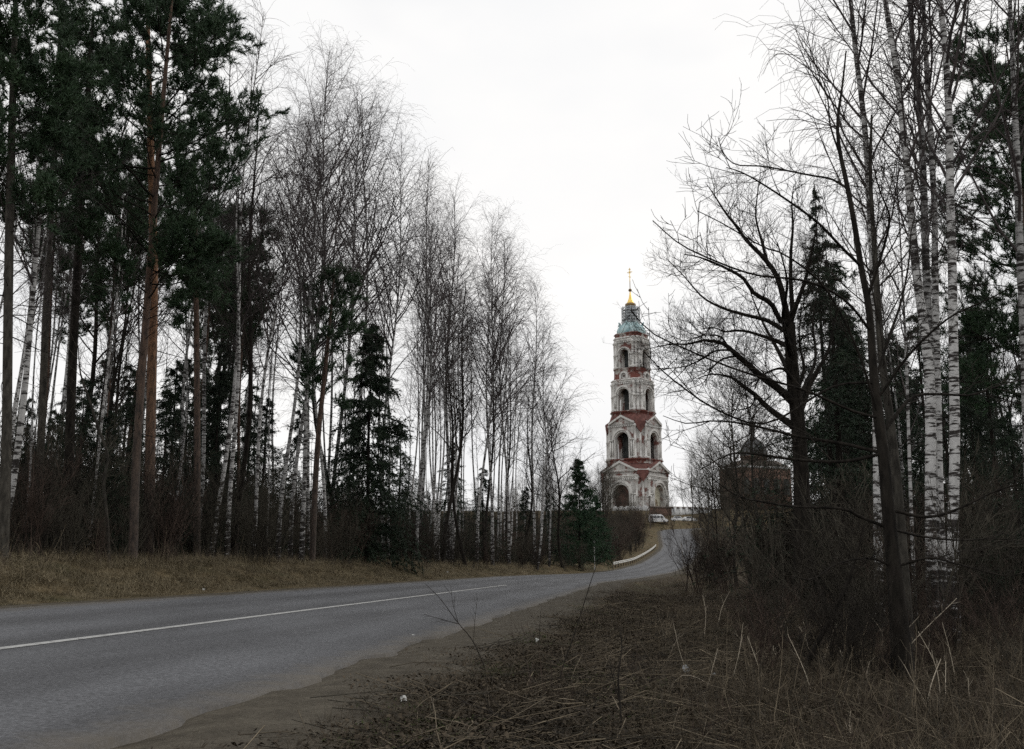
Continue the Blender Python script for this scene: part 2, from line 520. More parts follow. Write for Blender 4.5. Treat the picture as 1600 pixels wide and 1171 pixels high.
RC = catmull(pts)
_d = np.gradient(RC[:, :2], axis=0)
RT = _d / np.linalg.norm(_d, axis=1, keepdims=True)
RN = np.stack([-RT[:, 1], RT[:, 0]], 1)             # points left
RS = np.concatenate([[0], np.cumsum(np.linalg.norm(np.diff(RC[:, :2], axis=0), axis=1))])
def smooth(t):
    t = np.clip(t, 0, 1)
    return t * t * (3 - 2 * t)
RX = 0.0545 * (1 - smooth((RC[:, 1] - 80) / 40))    # superelevation of the bend

def road_pt(s, u):
    x = np.interp(s, RS, RC[:, 0]); y = np.interp(s, RS, RC[:, 1]); z = np.interp(s, RS, RC[:, 2])
    nx = np.interp(s, RS, RN[:, 0]); ny = np.interp(s, RS, RN[:, 1])
    k = np.interp(s, RS, RX)
    return np.stack([x + nx * u, y + ny * u, z + k * np.clip(u, -A, A)], -1)

def wob(x, y, s=1.0):
    return (np.sin(x * 0.9 * s + 1.3 * np.sin(y * 0.7 * s)) * np.cos(y * 1.1 * s + 0.8 * np.sin(x * 0.5 * s)) + 0.5 * np.sin(x * 2.3 * s + y * 1.7 * s + 2.0) * np.cos(x * 1.1 * s - 2.6 * s * y)) / 1.5

def ground(x, y):
    """height and signed distance left of the road centre"""
    x = np.atleast_1d(np.asarray(x, float)); y = np.atleast_1d(np.asarray(y, float))
    H = np.empty_like(x); L = np.empty_like(x)
    for i in range(0, len(x), 20000):
        xs, ys = x[i:i + 20000], y[i:i + 20000]
        d2 = (xs[:, None] - RC[None, :, 0]) ** 2 + (ys[:, None] - RC[None, :, 1]) ** 2
        j = np.argmin(d2, 1)
        # refine between samples
        dx, dy = xs - RC[j, 0], ys - RC[j, 1]
        along = dx * RT[j, 0] + dy * RT[j, 1]
        lat = dx * RN[j, 0] + dy * RN[j, 1]
        zr = np.interp(RS[j] + np.clip(along, -8, 8), RS, RC[:, 2])
        wgt = 1.0 / (d2 + 4.0) ** 2.5
        soft = (wgt * RC[None, :, 2]).sum(1) / wgt.sum(1)
        zr = zr + (soft - zr) * smooth((np.abs(lat) - A - 5) / 14)
        k = RX[j] * (1 - smooth((np.abs(lat) - 20) / 30))
        z = zr + k * np.clip(lat, -A, A)
        dl = lat - A; dr = -lat - A
        near = 1 - smooth((ys - 90) / 50)
        zl = z + (0.55 + 0.35 * near) * smooth((dl - 0.9) / 4.2) + 0.018 * np.clip(dl - 5, 0, 120)
        zrr = z - 0.42 * near * smooth((dr - 1.2) / 2.6) + 0.012 * np.clip(dr - 12, 0, 80)
        zz = np.where(lat > A, zl, np.where(lat < -A, zrr, z))
        off = np.maximum(np.abs(lat) - A, 0)
        zz = zz + wob(xs, ys, 0.9) * 0.07 * smooth((off - 0.8) / 2.5) + wob(xs, ys, 0.16) * 0.22 * smooth((off - 4) / 12)
        # hill that carries the tower
        hill = 1.6 * smooth((ys - 252) / 14) + 5.6 * smooth((ys - 272) / 55)
        zz = zz + hill * smooth((off - 1) / 8)
        zz = zz - np.where(np.abs(lat) < A + 0.1, 0.06 + 0.10 * smooth((ys - 60) / 60), 0.0)
        H[i:i + 20000] = zz; L[i:i + 20000] = lat
    return H, L

def gz(x, y):
    return float(ground(x, y)[0][0])

def on_ground(x, y, dz=0.0):
    return np.array([x, y, gz(x, y) + dz])

def span(*seg):
    out = []
    for a, b, st in seg:
        out.append(np.arange(a, b, st))
    return np.concatenate(out)

gx = span((-900, -200, 100), (-200, -60, 10), (-60, -30, 2), (-30, 40, 0.45), (40, 75, 1.0), (75, 200, 10), (200, 901, 100))
gy = span((-300, -40, 40), (-40, -8, 2), (-8, 45, 0.4), (45, 130, 0.8), (130, 300, 1.5), (300, 420, 8), (420, 1500, 60))
GX, GY = np.meshgrid(gx, gy)
GH, GL = ground(GX.ravel(), GY.ravel())
mb = MB()
ii = np.arange(GX.size).reshape(GX.shape)
mb.add(np.stack([GX.ravel(), GY.ravel(), GH], 1), np.stack([ii[:-1, :-1], ii[:-1, 1:], ii[1:, 1:], ii[1:, :-1]], -1).reshape(-1, 4))
me = mb.mesh('ground', MATS['earth'], True)
la = me.attributes.new('lat', 'FLOAT', 'POINT')
la.data.foreach_set('value', GL.astype(np.float32))
tag(link('ground', me), kind='structure')

def ribbon(name, s0, s1, us, dz, mat, step=0.8, jitter=0.0):
    s = np.arange(s0, s1, step)
    us = np.array(us)
    S, U = np.meshgrid(s, us, indexing='ij')
    if jitter:
        j = (np.sin(s * 1.7) * 0.4 + np.sin(s * 4.1 + 1) * 0.3 + np.sin(s * 0.61) * 0.5 + rng.normal(0, 0.3, len(s))) * jitter
        U = U.copy(); U[:, 0] += j; U[:, 1] += j * 0.8
        j2 = (np.sin(s * 1.3 + 2) * 0.4 + np.sin(s * 3.7) * 0.3 + np.sin(s * 0.5) * 0.5 + rng.normal(0, 0.3, len(s))) * jitter
        U[:, -1] += j2; U[:, -2] += j2 * 0.8
    P = road_pt(S.ravel(), U.ravel())
    P[:, 2] += dz
    if jitter:
        PZ = P.reshape(len(s), len(us), 3); PZ[:, 0, 2] -= 0.16; PZ[:, -1, 2] -= 0.16
    i = np.arange(S.size).reshape(S.shape)
    m = MB().add(P, np.stack([i[:-1, :-1], i[1:, :-1], i[1:, 1:], i[:-1, 1:]], -1).reshape(-1, 4))
    me = m.mesh(name, mat, True)
    uv = me.uv_layers.new(name='UVMap')
    li = np.empty(len(me.loops), np.int32); me.loops.foreach_get('vertex_index', li)
    U0 = np.stack([U.ravel()[li], S.ravel()[li]], 1).astype(np.float32)
    uv.data.foreach_set('uv', U0.ravel())
    me.flip_normals() if me.polygons[0].normal.z < 0 else None
    return link(name, me)

SEND = RS[-1] - 30
tag(ribbon('road', 0.5, SEND, (-A - 0.1, -A, -A + 0.25, -2.8, -1.9, -0.9, 0, 0.9, 1.9, 2.8, A - 0.25, A, A + 0.1), 0.0, MATS['asphalt'], 0.35, 0.15), kind='structure')

def s_at_px(px, u=0.0):
    s = np.arange(1, RS[-1] - 60, 0.25)
    P = road_pt(s, np.full(len(s), u))
    q = P - CAM
    dep = q[:, 1] * CT + q[:, 2] * ST
    x = np.where(dep > 1, 800 + F_PX * q[:, 0] / np.maximum(dep, 1), -1e5)
    return s[np.argmin(np.abs(x - px))]

line = ribbon('centre_line_marking', 15, s_at_px(792), (-0.07, 0.07), 0.006, MATS['line_paint'], 0.5)
tag(line, kind='structure')

# ================================================================== the bell tower on the hill
TY = 335.0
T0 = at(993.5, 812, TY)
T_ROT = R(38)

class Oct:
    """square plan with cut corners: apothem a, half face width w = 0.67 a"""
    @staticmethod
    def ring(a, z, k=0.67):
        w = a * k
        return np.array([[a, -w, z], [a, w, z], [w, a, z], [-w, a, z], [-a, w, z], [-a, -w, z], [-w, -a, z], [w, -a, z]])
    @staticmethod
    def stack(mb, prof, cap=True, m=0, k=0.67):
        V = np.concatenate([Oct.ring(a, z, k) for a, z in prof])
        n = len(prof)
        i = np.arange(n * 8).reshape(n, 8); j = (np.arange(8) + 1) % 8
        mb.add(V, np.stack([i[:-1], i[:-1][:, j], i[1:][:, j], i[1:]], -1).reshape(-1, 4), m)
        if cap:
            mb.add(Oct.ring(*prof[0], k), [tuple(range(8))], m)
            mb.add(Oct.ring(*prof[-1], k), [tuple(range(8))], m)
        return mb

def zt(y):
    return float(at(993.5, y, TY)[2] - T0[2])
def sc(y):
    return mpp(993.5, y, TY)
def ap(hs, y):
    return hs / 1.2 * sc(y)

def face_xf(a, k):
    """local (s across, d outward, z) -> tower coordinates for face k"""
    ang = k * math.pi / 2
    c, s = math.cos(ang), math.sin(ang)
    def f(v):
        s_, d_, z_ = v[:, 0], v[:, 1], v[:, 2]
        x, y = s_, -(a + d_)
        return np.stack([x * c - y * s, x * s + y * c, z_], 1)
    return f

def arch_panel(w, z0, z1, aw, zb, zs, t, seg=14, back=True):
    """wall panel with an arched opening, local (s, d, z), front at d = 0, back at d = -t"""
    m = MB()
    ang = np.linspace(math.pi, 0, seg + 1)
    ax, az = aw * np.cos(ang), zs + aw * np.sin(ang)
    for d in ((0.0, -t) if back else (0.0,)):
        def q(x0, x1, a0, a1):
            m.add([[x0, d, a0], [x1, d, a0], [x1, d, a1], [x0, d, a1]], [(0, 1, 2, 3)])
        q(-w, -aw, z0, z1); q(aw, w, z0, z1)
        if zb > z0 + 0.01:
            q(-aw, aw, z0, zb)
        for i in range(seg):
            m.add([[ax[i], d, az[i]], [ax[i + 1], d, az[i + 1]], [ax[i + 1], d, z1], [ax[i], d, z1]], [(0, 1, 2, 3)])
    b = [(-aw, zb), (-aw, zs)] + list(zip(ax[1:-1], az[1:-1])) + [(aw, zs), (aw, zb)]
    for (x0, a0), (x1, a1) in zip(b, b[1:] + b[:1]):
        m.add([[x0, 0, a0], [x1, 0, a1], [x1, -t, a1], [x0, -t, a0]], [(0, 1, 2, 3)])
    return m

def archivolt(r0, r1, zs, d0, d1, seg=16, legs=0.0):
    m = MB()
    ang = np.linspace(math.pi, 0, seg + 1)
    pts0 = [(-r0, zs - legs)] + [(r0 * math.cos(a), zs + r0 * math.sin(a)) for a in ang] + [(r0, zs - legs)]
    pts1 = [(-r1, zs - legs)] + [(r1 * math.cos(a), zs + r1 * math.sin(a)) for a in ang] + [(r1, zs - legs)]
    for i in range(len(pts0) - 1):
        a, b, c, d = pts0[i], pts0[i + 1], pts1[i + 1], pts1[i]
        m.add([[a[0], d1, a[1]], [b[0], d1, b[1]], [c[0], d1, c[1]], [d[0], d1, d[1]]], [(0, 1, 2, 3)])
        m.add([[d[0], d0, d[1]], [d[0], d1, d[1]], [c[0], d1, c[1]], [c[0], d0, c[1]]], [(0, 1, 2, 3)])
        m.add([[a[0], d0, a[1]], [a[0], d1, a[1]], [b[0], d1, b[1]], [b[0], d0, b[1]]], [(0, 1, 2, 3)])
    return m

tower = thing('bell_tower', 'tall tiered bell tower of peeling white plaster and red brick on the hilltop', 'bell tower', T0, -T_ROT)
# local -Y looks at the camera; rotation turns face 0 to the left, face 1 (local +X) to the right

def tier(name, ybot, ytop, hs, aw_px, y_sill, y_spring, mat, gable=None, niche=None, pil=2, plinth=None, corn=None, arch_out=1.42):
    s = sc((ybot + ytop) / 2)
    a = ap(hs, (ybot + ytop) / 2)
    w = a * 0.67
    z0, z1 = zt(ybot), zt(ytop)
    aw = aw_px * s
    zb, zs = zt(y_sill), zt(y_spring)
    t = 1.1
    body = MB()
    for k in range(4):
        p = arch_panel(w, z0, z1, aw, zb, zs, t)
        p.xf(face_xf(a, k))
        base = body.n
        V = np.concatenate(p.V)
        body.V.append(V); body.F += [f + base for f in p.F]; body.mi += p.mi; body.n += len(V)
        # cut corner
        ang = k * math.pi / 2
        r = Oct.ring(a, 0)
        c0, c1 = r[(2 * k + 1) % 8], r[(2 * k + 2) % 8]
        body.add([[c0[0], c0[1], z0], [c1[0], c1[1], z0], [c1[0], c1[1], z1], [c0[0], c0[1], z1]], [(0, 1, 2, 3)])
    for zc in (z0 + 0.02, z1 - 0.02):
        body.add(Oct.ring(a - 0.02, zc), [tuple(range(8))])
    tr = part(name, body, MATS[mat], tower)
    # added core blocking the view through, coloured dark as shade behind the arches
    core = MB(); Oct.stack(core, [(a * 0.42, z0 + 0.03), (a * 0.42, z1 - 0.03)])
    part('shade_core', core, MATS['interior_dark'], tr)
    for k in range(4):
        f = face_xf(a, k)
        for nm, r0, r1, d in (('arch_surround', 1.06, 1.24, 0.5), ('arch_moulding', 1.27, arch_out, 0.85)):
            o = archivolt(aw * r0, aw * r1, zs, -0.02, d, legs=0 if nm == 'arch_moulding' else (zs - zb))
            part(nm, o.xf(f), MATS['plaster_trim'], tr)
        # impost band and pilasters beside the arch
        for sgn in (-1, 1):
            room = w - aw * 1.30
            for q in range(pil):
                cx = sgn * (aw * 1.30 + room * (q + 0.5) / pil)
                bw = room / pil * 0.52
                m = MB().box((cx, 0.24, (zb + zs) / 2), (bw, 0.62, zs - zb - 0.5))
                m.box((cx, 0.22, zs - 0.12), (bw * 1.5, 0.95, 0.5)).box((cx, 0.22, zb + 0.25), (bw * 1.4, 0.9, 0.6))
                part('pilaster', m.xf(f), MATS['plaster_trim'], tr)
        if gable:
            yp, ye, gw = gable
            zp, ze = zt(yp), zt(ye)
            gwm = gw * s
            tri = MB().prism([(-gwm, ze), (gwm, ze), (0, zp)], 0.0, 0.35)
            g = part('gable', tri.xf(f), MATS['plaster'], tr)
            h = 0.75
            for sgn in (-1, 1):
                dz = (zp - ze)
                rk = MB().prism([(sgn * (gwm + 0.5), ze - 0.1), (sgn * (gwm + 0.5), ze + h * 0.75), (0, zp + h), (0, zp - 0.1)], -1.6, 0.95)
                part('raking_cornice', rk.xf(f), MATS['plaster_trim'], tr)
            rf = MB()
            V = [[-gwm - 0.55, 1.0, ze + h * 0.75 + 0.05], [0, 1.0, zp + h + 0.06], [gwm + 0.55, 1.0, ze + h * 0.75 + 0.05],
                 [-gwm * 0.55, -a * 0.30, zp + h * 0.5], [0, -a * 0.30, zp + h + 0.04], [gwm * 0.55, -a * 0.30, zp + h * 0.5]]
            rf.add(V, [(0, 1, 4, 3), (1, 2, 5, 4)])
            part('gable_roof', rf.xf(f), MATS['brick_roof'], tr)
    # attached corner shafts on the cut corners
    for k in range(4):
        r = Oct.ring(a, 0)
        c0, c1 = r[(2 * k + 1) % 8], r[(2 * k + 2) % 8]
        for tt in (0.0, 0.5, 1.0):
            c = c0 * (1 - tt) + c1 * tt
            c = c * 1.012
            m = MB().lathe([(0.0, z0), (0.62, z0), (0.62, z0 + 0.9), (0.40, z0 + 1.0), (0.40, (z0 + z1) / 2), (0.52, (z0 + z1) / 2 + 0.1), (0.52, (z0 + z1) / 2 + 0.5), (0.40, (z0 + z1) / 2 + 0.6), (0.38, z1 - 0.9), (0.62, z1 - 0.7), (0.62, z1 - 0.01), (0.0, z1 - 0.01)], 8, (c[0], c[1], 0))
            part('corner_column', m, MATS['plaster_trim'], tr)
    if plinth:
        yb, yt_, h2 = plinth
        m = MB(); aa = ap(h2, yb)
        Oct.stack(m, [(aa, zt(yb)), (aa, zt(yt_) - 0.5), (aa + 0.35, zt(yt_) - 0.45), (aa + 0.35, zt(yt_) - 0.004)])
        part('plinth', m, MATS['plaster_red'], tr)
    if corn:
        yb, yt_, h2 = corn
        aa = ap(h2, yb)
        H = zt(yt_) - zt(yb)
        m = MB()
        Oct.stack(m, [(a + 0.06, zt(yb)), (a + 0.35, zt(yb) + H * .15), (aa - 0.25, zt(yb) + H * .5), (aa - 0.25, zt(yb) + H * .62), (aa, zt(yb) + H * .7), (aa, zt(yt_)), (a * 0.92, zt(yt_) + 0.35)])
        part('cornice', m, MATS['plaster_trim'], tr)
        # row of dentils below the cornice on each face
        m = MB()
        for k in range(4):
            f = face_xf(a, k)
            dm = MB()
            for q in np.arange(-w + 0.3, w - 0.2, 0.75):
                dm.box((q, 0.16, zt(yb) - 0.36), (0.38, 0.40, 0.55))
            dm.xf(f)
            V = np.concatenate(dm.V); b = m.n
            m.V.append(V); m.F += [q + b for q in dm.F]; m.mi += dm.mi; m.n += len(V)
        tag(part('dentil_course', m, MATS['plaster_trim'], tr), kind='stuff')
    return tr, a, w

def slope(name, prof, mat='brick_roof', parent=None, k=0.67):
    m = MB(); Oct.stack(m, [(ap(h, y), zt(y) + o) for h, y, o in prof], k=k)
    return part(name, m, MATS[mat], parent or tower)

# first tier: portal storey with big gables
t1, a1, w1 = tier('lower_tier', 809, 751, 49.5, 14.0, 797, 775, 'plaster', gable=(727, 741, 28.5), pil=2, plinth=(819, 801, 50.8), corn=(751, 747, 52), arch_out=1.55)
slope('frieze', [(48.6, 747.3, 0.0), (48.6, 740, 0)], 'plaster', t1)
slope('frieze_cornice', [(49.6, 740.3, 0.0), (51.2, 739.3, 0), (51.2, 738.2, 0), (46, 737.2, 0)], 'plaster_trim', t1)
slope('lower_roof', [(47.5, 737.4, 0.0), (41.5, 727, 0), (40.5, 719.6, 0)], 'brick_roof', t1)
# second tier with gabled arches
t2, a2, w2 = tier('second_tier', 721, 668, 40.6, 11.2, 720, 691, 'plaster', gable=(656, 667, 20.5), pil=2, plinth=(728, 720.5, 43.2), corn=(668.5, 665.5, 42), arch_out=1.5)
slope('second_roof', [(41.0, 665.6, 0.0), (36.5, 657.5, 0), (34.6, 652, 0)], 'brick_roof', t2)
# brick showing on the cut corners between the gables
for tr_, a_, ya, yb, hw in ((t1, a1, 739, 757, 1.15), (t2, a2, 664, 682, 1.15)):
    for k in range(4):
        r = Oct.ring(a_, 0)
        c0, c1 = r[(2 * k + 1) % 8], r[(2 * k + 2) % 8]
        mid_ = (c0 + c1) / 2; half = np.linalg.norm(c1 - c0) / 2
        ang_ = math.atan2(mid_[1], mid_[0]) + math.pi / 2
        dist_ = np.linalg.norm(mid_)
        v_ = MB().prism([(-half * hw, zt(ya)), (half * hw, zt(ya)), (half * 0.8, zt(ya + (yb - ya) * .45)), (0, zt(yb)), (-half * 0.8, zt(ya + (yb - ya) * .45))], -0.4, 0.75)
        cA, sA = math.cos(ang_), math.sin(ang_)
        v_.xf(lambda q: np.stack([q[:, 0] * cA + (dist_ + q[:, 1]) * sA, q[:, 0] * sA - (dist_ + q[:, 1]) * cA, q[:, 2]], 1))
        part('brick_corner', v_, MATS['brick_roof'], tr_)
# third tier
t3, a3, w3 = tier('third_tier', 646, 601, 31.4, 9.6, 645, 621, 'plaster', pil=2, plinth=(656, 645.8, 34.0), corn=(601.5, 597, 33.8), arch_out=1.55)
slope('attic_band', [(30.4, 597.1, 0.0), (28.3, 592.5, 0), (27.8, 580.5, 0), (28.8, 580.2, 0), (28.8, 579.2, 0)], 'plaster_red', t3)
# round windows in half-round hoods on the attic of the third tier
for k in range(4):
    a_ = ap(28.2, 590)
    f = face_xf(a_, k)
    s_ = sc(590)
    zc = zt(591.5)
    m = archivolt(4.6 * s_, 7.3 * s_, zc, -0.9, 0.75, legs=4.4 * s_)
    part('window_hood', m.xf(f), MATS['plaster_trim'], t3)
    m = MB()
    m.prism([(4.55 * s_ * math.cos(q), zc + 4.55 * s_ * math.sin(q)) for q in np.linspace(0, 2 * math.pi, 20, endpoint=False)], -0.6, 0.30)
    rw = part('round_window', m.xf(f), MATS['plaster'], t3)
    m = MB()
    m.prism([(1.7 * s_ * math.cos(q), zc + 1.7 * s_ * math.sin(q)) for q in np.linspace(0, 2 * math.pi, 14, endpoint=False)], -0.3, 0.36)
    part('opening', m.xf(f), MATS['shaded_opening_brick'], t3)
# fourth tier
t4, a4, w4 = tier('fourth_tier', 579.5, 537, 26.2, 7.8, 578.5, 558, 'plaster', pil=1, corn=(537, 531, 28.2), arch_out=1.55)
slope('upper_band', [(26.0, 531.2, 0.0), (25.4, 526.5, 0), (27.2, 525.8, 0), (27.2, 524.6, 0), (24, 523.4, 0)], 'plaster_red', t4)
# copper roof, scaffolded lantern, gold cap, spire, ball and cross
s_ = sc(510)
m = MB().lathe([(21.6 * s_, zt(524)), (22.4 * s_, zt(521.5)), (22.0 * s_, zt(518)), (20.5 * s_, zt(514.5)), (17.5 * s_, zt(511.5)), (14.2 * s_, zt(509)), (13.2 * s_, zt(506.5))], 24)
cop = part('copper_roof', m, MATS['copper'], tower, True)
for q in range(16):
    an = q * math.pi / 8
    P = np.array([[r_ * s_ * math.cos(an), r_ * s_ * math.sin(an), zt(y_)] for r_, y_ in ((21.7, 524), (22.5, 521.5), (22.1, 518), (20.6, 514.5), (17.6, 511.5), (14.3, 509))])
    part('seam', MB().tubes(P, np.full(6, 0.11), 4), MATS['copper'], cop)
for q in range(8):
    an = q * math.pi / 4 + 0.2
    P = np.array([[r_ * s_ * math.cos(an), r_ * s_ * math.sin(an), zt(y_)] for r_, y_ in ((16.5, 511.5), (18.5, 509.5), (20.3, 507.5), (20.8, 506))])
    part('bracket', MB().tubes(P, np.array([0.3, 0.34, 0.3, 0.14]), 6), MATS['copper'], cop)
lan = part('lantern', MB().lathe([(10.8 * s_, zt(507)), (10.8 * s_, zt(499)), (11.2 * s_, zt(498.6)), (11.2 * s_, zt(497.8)), (10.2 * s_, zt(497.6)), (9.6 * s_, zt(486)), (10.2 * s_, zt(485.5)), (10.2 * s_, zt(484.5)), (7.0 * s_, zt(479))], 16), MATS['lantern_wall'], tower)
sca = tag(thing('scaffolding', 'grey tube scaffolding wrapped round the lantern of the bell tower', 'scaffolding', T0, -T_ROT))
NP_ = 12
for q in range(NP_):
    an = q * 2 * math.pi / NP_
    for rr in (13.9,):
        c_ = (rr * s_ * math.cos(an), rr * s_ * math.sin(an))
        part('standard', MB().tubes(np.array([[c_[0], c_[1], zt(508.5)], [c_[0], c_[1], zt(496)], [c_[0] * .99, c_[1] * .99, zt(480.5)]]), np.full(3, 0.14), 5), MATS['scaffold'], sca)
for yl in (505, 500.3, 495.6, 490.9, 486.2, 482.2):
    P = [[13.9 * s_ * math.cos(q), 13.9 * s_ * math.sin(q), zt(yl)] for q in np.linspace(0, 2 * math.pi, NP_ + 1)]
    part('ledger', MB().tubes(np.array(P), np.full(NP_ + 1, 0.13), 4), MATS['scaffold'], sca)
    m = MB().lathe([(11.5 * s_, zt(yl) - 0.25), (13.1 * s_, zt(yl) - 0.25), (13.1 * s_, zt(yl) - 0.18), (11.5 * s_, zt(yl) - 0.18), (11.5 * s_, zt(yl) - 0.25)], NP_)
    part('deck', m, MATS['wood_pole'], sca)
for q in range(0, NP_, 1):
    an, an2 = q * 2 * math.pi / NP_, (q + 1) * 2 * math.pi / NP_
    y0, y1 = ((505, 495.6), (495.6, 486.2))[q % 2]
    part('brace', MB().tubes(np.array([[13.9 * s_ * math.cos(an), 13.9 * s_ * math.sin(an), zt(y0)], [13.9 * s_ * math.cos(an2), 13.9 * s_ * math.sin(an2), zt(y1)]]), np.full(2, 0.08), 4), MATS['scaffold'], sca)
part('cap', MB().lathe([(0, zt(479.4)), (7.5 * s_, zt(479.2)), (8.6 * s_, zt(478)), (8.2 * s_, zt(475.5)), (6.2 * s_, zt(474.6)), (0, zt(474.5))], 20), MATS['gold_dark'], tower, True)
part('spire', MB().lathe([(6.4 * s_, zt(474.55)), (4.2 * s_, zt(471)), (2.4 * s_, zt(466)), (1.3 * s_, zt(460)), (0.8 * s_, zt(456)), (0.1, zt(454.5))], 20), MATS['gold'], tower, True)
part('ball', MB().lathe([(0.02, zt(456.3)), (2.0 * s_, zt(455.6)), (2.9 * s_, zt(453.8)), (2.0 * s_, zt(452)), (0.02, zt(451.3))], 16), MATS['gold_dark'], tower, True)
m = MB().box((0, 0, (zt(451.5) + zt(419)) / 2), (0.20, 0.16, zt(419) - zt(451.5)))
crs = part('cross', m, MATS['gold'], tower)
fc = R(12)
for nm, yb, hw, tilt in (('upper_bar', 421.3, 1.9, 0), ('main_bar', 425.8, 4.6, 0), ('lower_bar', 433, 2.2, 0.35)):
    m = MB().box((0, 0, 0), (2 * hw * s_, 0.16, 0.20))
    ct_, st_ = math.cos(tilt), math.sin(tilt)
    m.xf(lambda v: np.stack([(v[:, 0] * ct_ + v[:, 2] * st_), v[:, 1], -v[:, 0] * st_ + v[:, 2] * ct_ + zt(yb)], 1))
    part(nm, m, MATS['gold'], crs)
for q in range(4):
    an = math.pi / 4 + q * math.pi / 2
    P = np.array([[0, 0, zt(425.8)], [math.cos(an) * 3.4 * s_, 0, zt(425.8) + math.sin(an) * 3.4 * s_]])
    part('ray', MB().tubes(P, np.array([0.09, 0.04]), 4), MATS['gold'], crs)
# portal on the left face: reddish brick fill, coloured dark as the shade of an opening; niche with a painted panel on the right face
s1 = sc(780)
for k, mt in ((0, 'shaded_opening_brick'), (1, 'niche_wall'), (2, 'shaded_opening_brick'), (3, 'niche_wall')):
    f = face_xf(a1, k)
    aw = 14.0 * s1
    prof = [(-aw, zt(797)), (aw, zt(797))] + [(aw * math.cos(q), zt(775) + aw * math.sin(q)) for q in np.linspace(0, math.pi, 14)]
    o = part('dark_portal_fill' if k % 2 == 0 else 'niche_back', MB().prism(prof, -1.6, -1.15 if k % 2 else -1.3).xf(f), MATS[mt], t1)
f = face_xf(a1, 1)
part('niche_panel', MB().prism([(-1.1, zt(796)), (1.1, zt(796)), (1.1, zt(787))] + [(1.1 * math.cos(q), zt(787) + 1.1 * math.sin(q)) for q in np.linspace(0.2, math.pi - 0.2, 8)] + [(-1.1, zt(787))], -1.2, -1.0).xf(f), MATS['niche_panel'], t1)
part('niche_sill', MB().box((0, -0.45, zt(797) + 0.2), (2 * 14.0 * s1 * 1.1, 1.2, 0.4)).xf(f), MATS['plaster_trim'], t1)

# ------------------------------------------------------------------ the domed church behind the trees on the right
CY = 318.0
cs = mpp(1182, 720, CY)
C0 = at(1182, 800, CY); C0[2] = gz(C0[0], C0[1]) - 0.5
church = thing('domed_church', 'dark grey domed brick church showing through the trees beside the road', 'church', C0, R(20))
def zc_(y):
    return float(at(1182, y, CY)[2] - C0[2])
nave = part('wall', MB().box((0, 0, zc_(735) / 2), (90 * cs, 60 * cs, zc_(735))), MATS['brick_wall'], church)
for sx in np.linspace(-36, 36, 5):
    m = MB().prism([(sx * cs - 1.1, zc_(775)), (sx * cs + 1.1, zc_(775))] + [(sx * cs + 1.1 * math.cos(q), zc_(755) + 1.1 * math.sin(q)) for q in np.linspace(0, math.pi, 9)], -30 * cs - 0.15, -30 * cs + 0.2)
    part('window', m, MATS['interior_dark'], nave)
part('cornice', MB().box((0, 0, zc_(735) + 0.35), (93 * cs, 63 * cs, 0.7)), MATS['white_wall'], church)
part('roof', MB().box((0, 0, zc_(735) + 0.7 + 1.1), (90 * cs, 60 * cs, 2.2), taper=0.62), MATS['roof_iron'], church)
part('drum', MB().lathe([(20 * cs, zc_(735) + 0.7), (20 * cs, zc_(716)), (21.5 * cs, zc_(715.6)), (21.5 * cs, zc_(714)), (20.5 * cs, zc_(713.6))], 24), MATS['brick_wall'], church)
dm = part('dome', MB().lathe([(21 * cs, zc_(714)), (21.4 * cs, zc_(709)), (20.2 * cs, zc_(703)), (17.5 * cs, zc_(697)), (13.5 * cs, zc_(691.5)), (9 * cs, zc_(687.5)), (5 * cs, zc_(685)), (3.4 * cs, zc_(683.5))], 28), MATS['dome_lead'], church, True)
part('lantern', MB().lathe([(3.2 * cs, zc_(684)), (3.2 * cs, zc_(671)), (4.0 * cs, zc_(670.5)), (3.9 * cs, zc_(668)), (5.4 * cs, zc_(664.5)), (3.4 * cs, zc_(660)), (0.8 * cs, zc_(657)), (0.05, zc_(652))], 16), MATS['dome_lead'], dm, True)

# ------------------------------------------------------------------ walls, vehicles and pole on the hill
def wall_run(name, label, x0, x1, ytop, ybot, Y0, Y1, thick, mat, coping=None, cat='wall', posts=0):
    p0, p1 = at(x0, ybot, Y0), at(x1, ybot, Y1)
    p0[2] = gz(p0[0], p0[1]); p1[2] = gz(p1[0], p1[1])
    top = max(at((x0 + x1) / 2, ytop, (Y0 + Y1) / 2)[2], max(p0[2], p1[2]) + 1.0)
    zlow = min(p0[2], p1[2]) - 0.6
    L = math.hypot(*(p1 - p0)[:2]); rz = math.atan2(p1[1] - p0[1], p1[0] - p0[0])
    c = (p0 + p1) / 2
    w_ = thing(name, label, cat, (c[0], c[1], zlow), rz)
    h = top - zlow
    body = part('wall_face', MB().box((0, 0, h / 2), (L, thick, h)), MATS[mat], w_)
    if coping:
        part('coping', MB().prism([(-thick * 0.9, h + 0.003), (thick * 0.9, h + 0.003), (thick * 0.55, h + 0.5), (-thick * 0.55, h + 0.5)], -L / 2 - 0.05, L / 2 + 0.05).xf(lambda v: np.stack([v[:, 1], v[:, 0], v[:, 2]], 1)), MATS[coping], w_)
    for q in range(posts):
        x = -L / 2 + L * (q + 0.5) / posts
        part('pier', MB().box((x, -thick / 2 - 0.12, h / 2 + 0.15), (0.9, 0.5, h + 0.3)), MATS[mat], w_)
    return w_
wall_run('whitewashed_wall', 'low whitewashed wall with blue-grey stains at the foot of the bell tower', 958, 1014, 797, 808, 322, 316, 0.6, 'white_wall', None, posts=6)
wall_run('brick_wall', 'brown brick yard wall behind the white van', 1016, 1049, 794, 808, 296, 300, 0.6, 'brick_wall', 'roof_iron')
wall_run('monastery_wall', 'long pale monastery wall with dark coping behind the parked cars', 1049, 1112, 797, 818, 300, 306, 0.8, 'white_wall', 'roof_iron', posts=7)

